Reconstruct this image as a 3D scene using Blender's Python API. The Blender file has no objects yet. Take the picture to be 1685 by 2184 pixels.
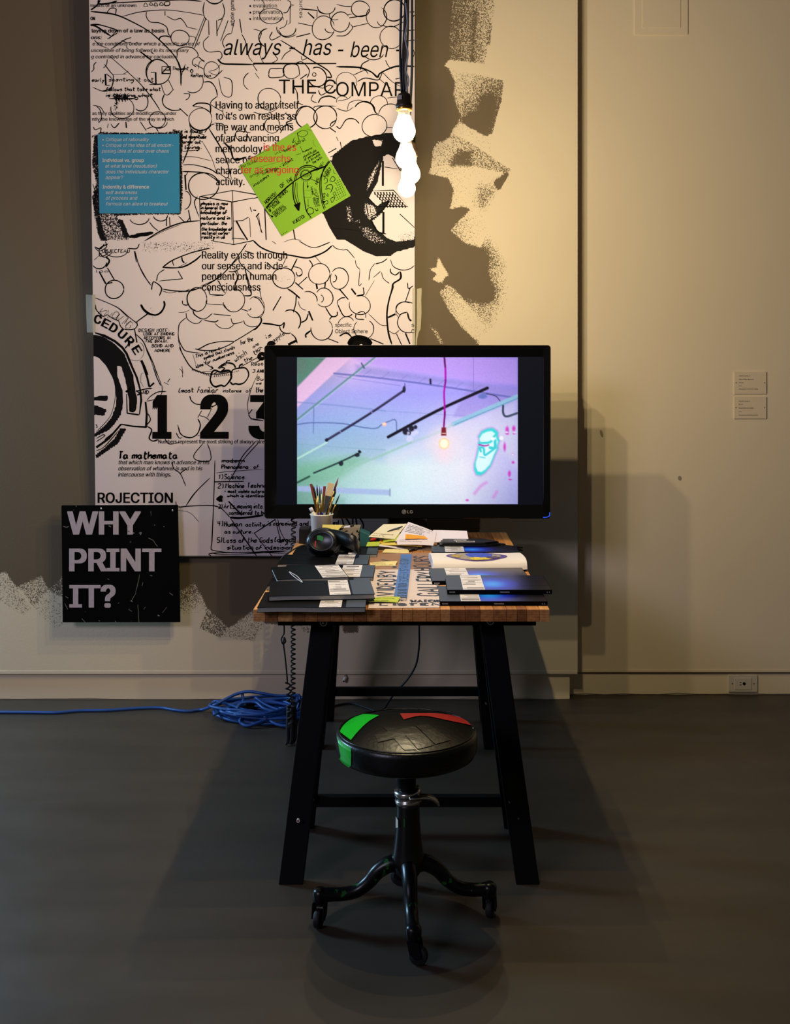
import bpy, bmesh, math, random
import numpy as np
from mathutils import Vector, Matrix
from mathutils.geometry import delaunay_2d_cdt

# ------------------------------------------------------------------ scene, camera, world, lights, exposure
SC = bpy.context.scene
COL = SC.collection
F, CX, CY, CH = 2350.0, 877.0, 775.0, 1.42        # focal length in px, principal point, camera height
cam_data = bpy.data.cameras.new('camera')
cam_data.sensor_fit = 'HORIZONTAL'
cam_data.sensor_width = 36.0
cam_data.lens = F / 1685.0 * 36.0
cam_data.shift_x = -(CX - 842.5) / 1685.0
cam_data.shift_y = -(1092.0 - CY) / 1685.0
cam_data.clip_start = 0.05
cam = bpy.data.objects.new('camera', cam_data)
cam.location = (0, 0, CH)
cam.rotation_euler = (math.radians(90), 0, 0)
COL.objects.link(cam)
SC.camera = cam

world = bpy.data.worlds.new('gallery_ambient')
world.use_nodes = True
world.node_tree.nodes['Background'].inputs['Color'].default_value = (1.0, 0.90, 0.78, 1)
world.node_tree.nodes['Background'].inputs['Strength'].default_value = 0.05
SC.world = world

def area_light(name, loc, target, sx, sy, energy, color, spread=math.pi):
    l = bpy.data.lights.new(name, 'AREA')
    l.shape = 'RECTANGLE'; l.size = sx; l.size_y = sy
    l.energy = energy; l.color = color; l.spread = spread
    o = bpy.data.objects.new(name, l)
    o.location = loc
    o.rotation_euler = (Vector(target) - Vector(loc)).to_track_quat('-Z', 'Y').to_euler()
    COL.objects.link(o)
    return o
# for the rest of the gallery: a cool fill light added behind the camera, and another screen's light from the far left
area_light('gallery_fill', (-3.2, -1.2, 3.0), (-1.2, 4.6, 1.7), 1.4, 1.0, 84, (0.76, 0.72, 1.0))
area_light('screen_light', (-3.3, 4.45, 1.6), (-1.2, 1.7, 0.0), 0.9, 0.6, 128, (0.38, 0.68, 1.0), 2.75)

SC.view_settings.view_transform = 'Standard'
SC.view_settings.look = 'None'
SC.view_settings.exposure = 0.0
SC.view_settings.gamma = 1.0
SC.view_settings.use_curve_mapping = False
BULB = 19.0
BULB_COLOR = (1.0, 0.83, 0.50)

# ------------------------------------------------------------------ helpers
random.seed(7)
rng = np.random.default_rng(5)

def lin(c):
    c = np.asarray(c, float) / 255.0
    return np.where(c <= 0.04045, c / 12.92, ((c + 0.055) / 1.055) ** 2.4)

def mat(name, color, rough=0.6, metal=0.0, bump=0.0, bscale=200.0, var=0.0, vscale=8.0, spec=0.5, emit=None, estr=0.0, srgb=True):
    m = bpy.data.materials.new(name); m.use_nodes = True
    nt = m.node_tree; b = nt.nodes['Principled BSDF']
    c = tuple(lin(color)) if srgb else tuple(color)
    b.inputs['Base Color'].default_value = (*c, 1)
    b.inputs['Roughness'].default_value = rough
    b.inputs['Metallic'].default_value = metal
    b.inputs['Specular IOR Level'].default_value = spec
    if emit is not None:
        b.inputs['Emission Color'].default_value = (*emit, 1)
        b.inputs['Emission Strength'].default_value = estr
    tc = nt.nodes.new('ShaderNodeTexCoord')
    if var > 0:
        n = nt.nodes.new('ShaderNodeTexNoise'); n.inputs['Scale'].default_value = vscale
        n.inputs['Detail'].default_value = 4
        nt.links.new(tc.outputs['Object'], n.inputs['Vector'])
        mx = nt.nodes.new('ShaderNodeMix'); mx.data_type = 'RGBA'
        mx.inputs['A'].default_value = (*[max(0, v * (1 - var)) for v in c], 1)
        mx.inputs['B'].default_value = (*[min(1, v * (1 + var)) for v in c], 1)
        nt.links.new(n.outputs['Fac'], mx.inputs['Factor'])
        nt.links.new(mx.outputs['Result'], b.inputs['Base Color'])
    if bump > 0:
        n2 = nt.nodes.new('ShaderNodeTexNoise'); n2.inputs['Scale'].default_value = bscale
        n2.inputs['Detail'].default_value = 3
        nt.links.new(tc.outputs['Object'], n2.inputs['Vector'])
        bp = nt.nodes.new('ShaderNodeBump'); bp.inputs['Strength'].default_value = bump
        bp.inputs['Distance'].default_value = 0.002
        nt.links.new(n2.outputs['Fac'], bp.inputs['Height'])
        nt.links.new(bp.outputs['Normal'], b.inputs['Normal'])
    return m

def chips_mat(name, base, chip, rough, scale, thresh, spec=0.3):
    """base paint with irregular chips / specks of another colour"""
    m = mat(name, base, rough, spec=spec)
    nt = m.node_tree; b = nt.nodes['Principled BSDF']
    tc = nt.nodes.new('ShaderNodeTexCoord')
    n = nt.nodes.new('ShaderNodeTexNoise'); n.inputs['Scale'].default_value = scale; n.inputs['Detail'].default_value = 5
    nt.links.new(tc.outputs['Object'], n.inputs['Vector'])
    g = nt.nodes.new('ShaderNodeMath'); g.operation = 'GREATER_THAN'; g.inputs[1].default_value = thresh
    nt.links.new(n.outputs['Fac'], g.inputs[0])
    mx = nt.nodes.new('ShaderNodeMix'); mx.data_type = 'RGBA'
    mx.inputs['A'].default_value = (*lin(base), 1); mx.inputs['B'].default_value = (*lin(chip), 1)
    nt.links.new(g.outputs[0], mx.inputs['Factor'])
    nt.links.new(mx.outputs['Result'], b.inputs['Base Color'])
    return m

def painted_mat(name, under, over, rough, scale, bump=0.15, spec=0.25):
    """two coats: the mesh carries 'paint' (-1 bare .. 1 covered) and 'dry' (how much a dry roller breaks up)"""
    m = bpy.data.materials.new(name); m.use_nodes = True
    nt = m.node_tree; b = nt.nodes['Principled BSDF']; L = nt.links.new
    a = nt.nodes.new('ShaderNodeAttribute'); a.attribute_name = 'paint'
    d = nt.nodes.new('ShaderNodeAttribute'); d.attribute_name = 'dry'
    tc = nt.nodes.new('ShaderNodeTexCoord')
    n = nt.nodes.new('ShaderNodeTexNoise'); n.inputs['Scale'].default_value = scale; n.inputs['Detail'].default_value = 3
    n.inputs['Roughness'].default_value = 0.7
    L(tc.outputs['Object'], n.inputs['Vector'])
    s = nt.nodes.new('ShaderNodeMath'); s.operation = 'SUBTRACT'; s.inputs[1].default_value = 0.5
    L(n.outputs['Fac'], s.inputs[0])
    k = nt.nodes.new('ShaderNodeMath'); k.operation = 'MULTIPLY'; k.inputs[1].default_value = 7.0
    L(s.outputs[0], k.inputs[0])
    mu = nt.nodes.new('ShaderNodeMath'); mu.operation = 'MULTIPLY'
    L(k.outputs[0], mu.inputs[0]); L(d.outputs['Fac'], mu.inputs[1])
    ad = nt.nodes.new('ShaderNodeMath'); ad.operation = 'ADD'
    L(a.outputs['Fac'], ad.inputs[0]); L(mu.outputs[0], ad.inputs[1])
    mr = nt.nodes.new('ShaderNodeMapRange'); mr.inputs['From Min'].default_value = -0.12; mr.inputs['From Max'].default_value = 0.12
    L(ad.outputs[0], mr.inputs['Value'])
    n2 = nt.nodes.new('ShaderNodeTexNoise'); n2.inputs['Scale'].default_value = 1.7; n2.inputs['Detail'].default_value = 3
    L(tc.outputs['Object'], n2.inputs['Vector'])
    u = nt.nodes.new('ShaderNodeMix'); u.data_type = 'RGBA'
    u.inputs['A'].default_value = (*[x * 0.95 for x in lin(under)], 1); u.inputs['B'].default_value = (*[min(1, x * 1.05) for x in lin(under)], 1)
    L(n2.outputs['Fac'], u.inputs['Factor'])
    mx = nt.nodes.new('ShaderNodeMix'); mx.data_type = 'RGBA'
    mx.inputs['B'].default_value = (*lin(over), 1)
    L(u.outputs['Result'], mx.inputs['A']); L(mr.outputs['Result'], mx.inputs['Factor'])
    L(mx.outputs['Result'], b.inputs['Base Color'])
    b.inputs['Roughness'].default_value = rough
    b.inputs['Specular IOR Level'].default_value = spec
    n3 = nt.nodes.new('ShaderNodeTexNoise'); n3.inputs['Scale'].default_value = 140; n3.inputs['Detail'].default_value = 3
    L(tc.outputs['Object'], n3.inputs['Vector'])
    bp = nt.nodes.new('ShaderNodeBump'); bp.inputs['Strength'].default_value = bump; bp.inputs['Distance'].default_value = 0.002
    L(n3.outputs['Fac'], bp.inputs['Height']); L(bp.outputs['Normal'], b.inputs['Normal'])
    return m

def W(px, py, d):                     # where the photograph's point lies in the room, d metres from the camera
    return Vector(((px - CX) * d / F, d, CH + (CY - py) * d / F))

def on_z(px, py, z):                  # the point of a horizontal plane z
    d = (CH - z) * F / (py - CY)
    return Vector(((px - CX) * d / F, d, z))

class MB:
    """collects polygons for one mesh object"""
    def __init__(s): s.v = []; s.f = []
    def add(s, verts, faces):
        k = len(s.v); s.v.extend([tuple(p) for p in verts]); s.f.extend([tuple(i + k for i in q) for q in faces]); return s
    def box(s, x0, x1, y0, y1, z0, z1, M=None):
        vs = [(x, y, z) for z in (z0, z1) for y in (y0, y1) for x in (x0, x1)]
        if M is not None: vs = [M @ Vector(p) for p in vs]
        return s.add(vs, [(0, 2, 3, 1), (4, 5, 7, 6), (0, 1, 5, 4), (2, 6, 7, 3), (0, 4, 6, 2), (1, 3, 7, 5)])
    def prism(s, bottom, top):         # two loops with the same count
        n = len(bottom)
        return s.add(list(bottom) + list(top), [tuple(range(n - 1, -1, -1)), tuple(range(n, 2 * n))] + [(i, (i + 1) % n, n + (i + 1) % n, n + i) for i in range(n)])
    def tube(s, pts, r, n=8, cap=True):
        pts = [Vector(p) for p in pts]; m = len(pts)
        rs = r if isinstance(r, (list, tuple)) else [r] * m
        t0 = (pts[1] - pts[0]).normalized()
        up = Vector((0, 0, 1)) if abs(t0.z) < 0.9 else Vector((0, 1, 0))
        nrm = (up - t0 * up.dot(t0)).normalized()
        rings = []
        for i, p in enumerate(pts):
            t = (pts[min(i + 1, m - 1)] - pts[max(i - 1, 0)])
            t = t.normalized() if t.length > 1e-9 else t0
            nrm = (nrm - t * nrm.dot(t))
            nrm = nrm.normalized() if nrm.length > 1e-6 else Vector((1, 0, 0))
            b = t.cross(nrm)
            rings.append([p + (nrm * math.cos(a) + b * math.sin(a)) * rs[i] for a in [2 * math.pi * j / n for j in range(n)]])
        vs = [q for rg in rings for q in rg]
        fs = [(i * n + j, i * n + (j + 1) % n, (i + 1) * n + (j + 1) % n, (i + 1) * n + j) for i in range(m - 1) for j in range(n)]
        if cap: fs += [tuple(range(n - 1, -1, -1)), tuple((m - 1) * n + j for j in range(n))]
        return s.add(vs, fs)
    def lathe(s, prof, n=32, M=None, cap=False):
        vs = []; m = len(prof)
        for r, z in prof:
            for j in range(n):
                a = 2 * math.pi * j / n
                p = Vector((r * math.cos(a), r * math.sin(a), z))
                vs.append(M @ p if M is not None else p)
        fs = [(i * n + j, i * n + (j + 1) % n, (i + 1) * n + (j + 1) % n, (i + 1) * n + j) for i in range(m - 1) for j in range(n)]
        if cap: fs += [tuple(range(n - 1, -1, -1)), tuple((m - 1) * n + j for j in range(n))]
        return s.add(vs, fs)
    def build(s, name, m, parent=None, smooth=False, bevel=0.0, weld=False):
        me = bpy.data.meshes.new(name)
        off = Vector((0, 0, 0))
        p = parent
        while p is not None: off = off + p.location; p = p.parent
        vs = np.asarray([tuple(p) for p in s.v], float).reshape(-1, 3) - np.array(off)[None]
        me.from_pydata(vs.tolist(), [], s.f)
        if bevel > 0 or weld:
            bm = bmesh.new(); bm.from_mesh(me)
            if weld: bmesh.ops.remove_doubles(bm, verts=bm.verts, dist=1e-5)
            if bevel > 0:
                bmesh.ops.bevel(bm, geom=[e for e in bm.edges if len(e.link_faces) == 2 and e.calc_face_angle(0) > 0.5], offset=bevel, segments=2, affect='EDGES', profile=0.6)
            bm.to_mesh(me); bm.free()
        if smooth:
            for q in me.polygons: q.use_smooth = True
        me.materials.append(m)
        o = bpy.data.objects.new(name, me)
        COL.objects.link(o)
        if parent is not None: o.parent = parent
        return o

def thing(name, label, cat, loc=(0, 0, 0), group=None):
    o = bpy.data.objects.new(name, None); COL.objects.link(o)
    o.location = loc; o.empty_display_size = 0.05
    return tag(o, label, cat, group)
def tag(o, label, cat, group=None):
    o['label'] = label; o['category'] = cat
    if group: o['group'] = group
    return o
def struct(o): o['kind'] = 'structure'; return o

def smooth_path(pts, k=6, closed=False):
    """Catmull-Rom through points of any dimension"""
    P = [np.asarray(p, float) for p in pts]
    if len(P) < 3: return P
    out = []
    n = len(P)
    for i in range(n if closed else n - 1):
        p0 = P[(i - 1) % n] if closed or i > 0 else 2 * P[0] - P[1]
        p1 = P[i]; p2 = P[(i + 1) % n]
        p3 = P[(i + 2) % n] if closed or i + 2 < n else 2 * P[-1] - P[-2]
        for j in range(k):
            t = j / k
            out.append(0.5 * (2 * p1 + (p2 - p0) * t + (2 * p0 - 5 * p1 + 4 * p2 - p3) * t * t + (3 * p1 - p0 - 3 * p2 + p3) * t ** 3))
    if not closed: out.append(P[-1])
    return out

# ---- lettering
import os
try:
    FONT = bpy.data.fonts.load(os.path.join(bpy.utils.system_resource('DATAFILES'), 'fonts', 'Inter.woff2'))
except Exception:
    FONT = None
_tcache = {}
def _flatten(sp, n=5):
    """outline points of one Bezier contour"""
    bp = sp.bezier_points; m = len(bp); out = []
    for k in range(m):
        p, q = bp[k], bp[(k + 1) % m]
        a, h1, h2, b = (np.array(v[:2]) for v in (p.co, p.handle_right, q.handle_left, q.co))
        ch = b - a; ln = np.hypot(*ch) + 1e-9
        dev = max(abs(np.cross(ch, h1 - a)), abs(np.cross(ch, h2 - a))) / ln
        kk = 1 if dev < 1e-3 else n
        for t in (np.arange(kk) / kk): out.append((1 - t) ** 3 * a + 3 * t * (1 - t) ** 2 * h1 + 3 * t * t * (1 - t) * h2 + t ** 3 * b)
    return np.array(out)
def text_geo(s):
    """letter shapes as triangles: the outlines are filled by winding, so overlapping contours stay solid"""
    if s in _tcache: return _tcache[s]
    cu = bpy.data.curves.new('lettering', 'FONT')
    if FONT is not None: cu.font = FONT
    cu.body = s; cu.size = 1.0
    ob = bpy.data.objects.new('lettering', cu); COL.objects.link(ob)
    oe = ob.evaluated_get(bpy.context.evaluated_depsgraph_get())
    cv = oe.to_curve(bpy.context.evaluated_depsgraph_get())
    loops = [_flatten(sp) for sp in cv.splines if len(sp.bezier_points) > 2]
    oe.to_curve_clear(); bpy.data.objects.remove(ob); bpy.data.curves.remove(cu)
    loops = sorted([l for l in loops if len(l) > 2], key=lambda l: l[:, 0].min())
    groups = []; right = -1e9
    for l in loops:
        if l[:, 0].min() > right: groups.append([])
        groups[-1].append(l); right = max(right, l[:, 0].max())
    V = []; Fc = []
    for g in groups:
        pts = []; ed = []
        for l in g:
            k = len(pts); pts += [Vector(p) for p in l]; ed += [(k + i, k + (i + 1) % len(l)) for i in range(len(l))]
        vs, _, fs = delaunay_2d_cdt(pts, ed, [], 0, 1e-6)[:3]
        vs = np.array([tuple(p) for p in vs])
        fs = np.array([tuple(f) for f in fs])
        ce = vs[fs].mean(1); wn = np.zeros(len(ce))
        for l in g:
            A = l[None] - ce[:, None]; B = np.roll(l, -1, 0)[None] - ce[:, None]
            wn += np.arctan2(A[..., 0] * B[..., 1] - A[..., 1] * B[..., 0], (A * B).sum(-1)).sum(1) / (2 * math.pi)
        keep = fs[np.abs(wn) > .5]; used = np.unique(keep); mp = {u: i + len(V) for i, u in enumerate(used)}
        V += [tuple(vs[u]) for u in used]; Fc += [tuple(mp[x] for x in f) for f in keep]
    _tcache[s] = (np.array(V, float).reshape(-1, 2), Fc)
    return _tcache[s]
_h = text_geo('H')[0]
CAPK = .727 / (_h[:, 1].max() - _h[:, 1].min())

# ---- a single-stroke pen alphabet: y 0 descender, 3 baseline, 6 x-height, 9 ascender
GLYPH = dict(zip('abcdefghijklmnopqrstuvwxyz', [
 '36160504132335/363443', '0903/052636452313', '3516050413 34', '36160504132335/393343', '05253616050413 34', '39291803/0636',
 '3616050414 2435/36321001', '0903/05263633', '0603/0809', '16110001/1819', '0903/3604/1433', '090413', '0603/05162623/25364643',
 '0603/05163633', '1605041323342616', '0600/0526362404', '36160504 1434/3630', '0603/051636', '36160525342303', '19142333/0737',
 '0604132333/3633', '061336', '0613253346', '0633/3603', '06143436/361100', '06360333']))
GLYPH.update(dict(zip('ABCDEFGHIJKLMNOPQRSTUVWXYZ', [
 '032943/1535', '03092938270626352303', '382919080413 2334', '03091937351303', '39090333/0626', '390903/0626', '38291908041323343626',
 '0309/3339/0636', '1319', '3934231304', '0309/390633', '090333', '0309264943', '03093339', '190804132334382919', '0309293837 2606',
 '190804132334382919/2443', '03092938372606/1633', '38291908073534231304', '0939/1913', '09041323 3439', '092349', '0913263349',
 '0933/3903', '092649/2623', '09390333'])))
GLYPH.update({'1': '071913', '2': '08192938370333', '3': '091938263534 2303', '4': '090636/2923', '5': '390906263534 2303', '(': '29180423',
 ')': '09181403', '-': '0636', '.': '1314', ',': '1402', ':': '1314/1617', '?': '08193836 25/2324', '0': '19080413233438 2919', '8': '1625342313041635382919080616', '/': '0349', '[': '29090323', ']': '09292303', '&': '33170819 2804 1335'})
def pen_strokes(s):
    """list of polylines in glyph units, and the advance"""
    out = []; x = 0.0
    for ch in s:
        g = GLYPH.get(ch)
        if g is None: x += 3.0; continue
        w = 0
        for st in g.split('/'):
            st = st.replace(' ', '')
            pts = [(int(st[i]), int(st[i + 1])) for i in range(0, len(st) - 1, 2)]
            w = max(w, max(p[0] for p in pts))
            pts = [(x + p[0] + random.uniform(-.18, .18), p[1] - 3 + random.uniform(-.2, .2)) for p in pts]
            if ch.islower() or ch in '0235689()?&': pts = [tuple(p) for p in smooth_path(pts, 3)]
            out.append(pts)
        x += w + 1.5
    return out, max(x - 1.5, 1)

def ribbon(pts, w, taper=True, wob=0.25):
    """flat stroke around 2-D points -> verts, quads"""
    P = np.asarray(pts, float)
    if len(P) < 2: return [], []
    T = np.gradient(P, axis=0); ln = np.hypot(T[:, 0], T[:, 1]); ln[ln < 1e-9] = 1
    N = np.stack([-T[:, 1], T[:, 0]], 1) / ln[:, None]
    k = len(P)
    ww = np.full(k, w / 2.0) * (1 + wob * np.interp(np.arange(k), np.linspace(0, k - 1, max(2, k // 4 + 2)), rng.uniform(-1, 1, max(2, k // 4 + 2))))
    if taper and k > 3: ww[0] *= .45; ww[-1] *= .35
    A = P + N * ww[:, None]; B = P - N * ww[:, None]
    vs = np.empty((2 * k, 2)); vs[0::2] = A; vs[1::2] = B
    return vs, [(2 * i, 2 * i + 1, 2 * i + 3, 2 * i + 2) for i in range(k - 1)]

class Print:
    """flat print: 2-D pixel-like coordinates mapped on a real surface by fn(x, y, lift)"""
    def __init__(s, fn, lift): s.fn = fn; s.lift = lift; s.mb = MB(); s.o = (0, 0); s.k = 1.0; s.heavy = 1.0
    def frame(s, ox, oy, k): s.o = (ox, oy); s.k = k; return s
    def _p(s, v, up=0.0):
        v = np.asarray(v, float).reshape(-1, 2) / s.k + np.array(s.o)
        return [s.fn(x, y, s.lift + up) for x, y in v]
    def stroke(s, spec, w=6, sm=True, closed=False, taper=True):
        pts = [tuple(map(float, q.split(','))) for q in spec.split()] if isinstance(spec, str) else spec
        if sm and len(pts) > 2: pts = smooth_path(pts, 5, closed)
        if closed: pts = list(pts) + [pts[0]]
        vs, fs = ribbon(pts, w * s.heavy, taper)
        if len(fs): s.mb.add(s._p(vs), fs)
        return s
    def arc(s, cx, cy, rx, ry, a0=0, a1=360, w=6, wob=0.025):
        n = max(8, int(abs(a1 - a0) / 11)); ph = random.uniform(0, 6)
        pts = []
        for i in range(n + 1):
            a = math.radians(a0 + (a1 - a0) * i / n)
            q = 1 + wob * math.sin(2 * a + ph) + wob * .6 * math.sin(3 * a + 2 * ph)
            pts.append((cx + rx * q * math.cos(a), cy + ry * q * math.sin(a)))
        return s.stroke(pts, w, sm=False)
    def poly(s, spec):
        pts = [tuple(map(float, q.split(','))) for q in spec.split()] if isinstance(spec, str) else spec
        s.mb.add(s._p(pts), [tuple(range(len(pts)))]); return s
    def text(s, x0, x1, yb, em, body, bold=0.0, shear=0.0, rot=0.0):
        v, f = text_geo(body)
        if not len(v): return s
        v = v * CAPK
        wd = v[:, 0].max() - v[:, 0].min()
        bw = bold * em * .8
        sx = (x1 - x0 - 2 * bw) / wd if x1 is not None else em
        X = (v[:, 0] - v[:, 0].min()) * sx + shear * v[:, 1] * em; Y = v[:, 1] * em
        a = math.radians(rot); c, n = math.cos(a), math.sin(a)
        nx = 1 if bold <= .008 else 3 if bold < .04 else 5
        kk = 0
        for ox in (np.linspace(0, 2 * bw, nx) if nx > 1 else [0.0]):     # heavier weights are struck several times
            for oy in ((-.35 * bw, .35 * bw) if bold >= .03 else (0.0,)):
                XX = X + ox; YY = Y + oy
                s.mb.add(s._p(np.stack([x0 + XX * c - YY * n, yb - (XX * n + YY * c)], 1), kk * 4e-5), f); kk += 1
        return s
    def pen(s, x0, x1, yb, h, body, w=5, rot=0.0, shear=0.1):
        st, adv = pen_strokes(body)
        sx = (x1 - x0) / adv if x1 is not None else h / 6.0
        a = math.radians(rot); c, n = math.cos(a), math.sin(a)
        for pl in st:
            q = []
            for gx, gy in pl:
                Y = gy / 6.0 * h; X = gx * sx + shear * Y
                q.append((x0 + X * c - Y * n, yb - (X * n + Y * c)))
            vs, fs = ribbon(q, w * s.heavy, False, .2)
            if len(fs): s.mb.add(s._p(vs), fs)
        return s
    def build(s, name, m, parent, kind=None):
        o = s.mb.build(name, m, parent)
        if kind: o['kind'] = kind
        return o

# ---- painted coverage fields
def sd_poly(X, Y, pts):
    """signed distance, positive inside"""
    P = np.asarray(pts, float); n = len(P)
    d = np.full(X.shape, 1e9); ins = np.zeros(X.shape, bool)
    for i in range(n):
        ax, ay = P[i]; bx, by = P[(i + 1) % n]
        ex, ey = bx - ax, by - ay
        t = np.clip(((X - ax) * ex + (Y - ay) * ey) / (ex * ex + ey * ey + 1e-12), 0, 1)
        d = np.minimum(d, np.hypot(X - ax - ex * t, Y - ay - ey * t))
        cnd = ((ay > Y) != (by > Y))
        ins ^= cnd & (X < (bx - ax) * (Y - ay) / (by - ay + 1e-12) + ax)
    return np.where(ins, d, -d)
def paint_field(X, Y, ops):
    c = np.full(X.shape, -1.0); dr = np.zeros(X.shape)
    for pts, val, soft, dry in ops:
        if isinstance(pts, str): pts = [tuple(map(float, q.split(','))) for q in pts.split()]
        m = np.clip(0.5 + sd_poly(X, Y, pts) / soft, 0, 1)
        if isinstance(val, tuple):            # gradient: (x0,y0,v0, x1,y1,v1)
            x0, y0, v0, x1, y1, v1 = val
            t = np.clip(((X - x0) * (x1 - x0) + (Y - y0) * (y1 - y0)) / ((x1 - x0) ** 2 + (y1 - y0) ** 2), 0, 1)
            val = v0 + (v1 - v0) * t
        c = c * (1 - m) + val * m; dr = dr * (1 - m) + dry * m
    return c, dr
def grid_mesh(name, xs, ys, fn, m, parent, paint=None):
    nx, ny = len(xs), len(ys)
    vs = [fn(x, y) for y in ys for x in xs]
    off = Vector((0, 0, 0)) if parent is None else parent.location
    fs = [(j * nx + i, (j + 1) * nx + i, (j + 1) * nx + i + 1, j * nx + i + 1) for j in range(ny - 1) for i in range(nx - 1)]
    me = bpy.data.meshes.new(name)
    me.from_pydata([tuple(Vector(v) - off) for v in vs], [], fs)
    if paint is not None:
        for nm, arr in zip(('paint', 'dry'), paint):
            at = me.attributes.new(nm, 'FLOAT', 'POINT'); at.data.foreach_set('value', np.asarray(arr, np.float32).ravel())
    me.materials.append(m)
    o = bpy.data.objects.new(name, me); COL.objects.link(o)
    if parent is not None: o.parent = parent
    return o

# ------------------------------------------------------------------ materials
M_ink = mat('black_ink', (9, 7, 6), 0.7, spec=.06)
M_white_print = mat('white_print', (196, 190, 186), 0.6)
M_red_print = mat('red_print', (190, 40, 18), 0.6)
M_wall = mat('cream_wall_paint', (226, 208, 176), 0.75, bump=0.15, bscale=140, var=0.04, vscale=1.7)
M_black_steel = mat('black_steel', (5, 5, 6), 0.6, spec=0.15)
M_black_plastic = mat('black_plastic', (9, 9, 10), 0.4)
M_gloss_black = mat('gloss_black', (5, 5, 6), 0.12)
M_rubber = mat('black_rubber', (10, 10, 11), 0.7)
M_chrome = mat('chrome', (200, 198, 192), 0.22, metal=1.0)
M_brass = mat('brass_ferrule', (205, 160, 80), 0.3, metal=1.0)
M_white_plastic = mat('white_plastic', (206, 196, 178), 0.5)
M_tape = mat('masking_tape', (190, 180, 158), 0.7, bump=0.2, bscale=300)

# ------------------------------------------------------------------ structure
WL, BL, WR, BR = 4.640, 4.655, 4.712, 4.722
def concrete():
    m = mat('painted_concrete', (62, 53, 43), 0.42, spec=0.35)
    nt = m.node_tree; b = nt.nodes['Principled BSDF']; L = nt.links.new
    tc = nt.nodes.new('ShaderNodeTexCoord')
    mp = nt.nodes.new('ShaderNodeMapping'); mp.inputs['Scale'].default_value = (0.6, 3.0, 1)
    L(tc.outputs['Object'], mp.inputs['Vector'])
    n = nt.nodes.new('ShaderNodeTexNoise'); n.inputs['Scale'].default_value = 2.4; n.inputs['Detail'].default_value = 6
    L(mp.outputs[0], n.inputs['Vector'])
    r = nt.nodes.new('ShaderNodeValToRGB')
    r.color_ramp.elements[0].position = 0.3; r.color_ramp.elements[0].color = (*lin((57, 49, 40)), 1)
    r.color_ramp.elements[1].position = 0.7; r.color_ramp.elements[1].color = (*lin((66, 57, 47)), 1)
    L(n.outputs['Fac'], r.inputs['Fac']); L(r.outputs['Color'], b.inputs['Base Color'])
    n2 = nt.nodes.new('ShaderNodeTexNoise'); n2.inputs['Scale'].default_value = 7; n2.inputs['Detail'].default_value = 6
    L(tc.outputs['Object'], n2.inputs['Vector'])
    mr = nt.nodes.new('ShaderNodeMapRange'); mr.inputs['To Min'].default_value = 0.36; mr.inputs['To Max'].default_value = 0.58
    L(n2.outputs['Fac'], mr.inputs['Value']); L(mr.outputs['Result'], b.inputs['Roughness'])
    bp = nt.nodes.new('ShaderNodeBump'); bp.inputs['Strength'].default_value = 0.12; bp.inputs['Distance'].default_value = 0.004
    L(n2.outputs['Fac'], bp.inputs['Height']); L(bp.outputs['Normal'], b.inputs['Normal'])
    return m
struct(MB().box(-5.5, 5.5, -2.6, 4.78, -0.12, 0).build('floor', concrete()))
struct(MB().box(-5.5, 5.5, -2.6, 4.78, 3.45, 3.6).build('ceiling', mat('ceiling_paint', (62, 61, 58), 0.9)))

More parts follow.
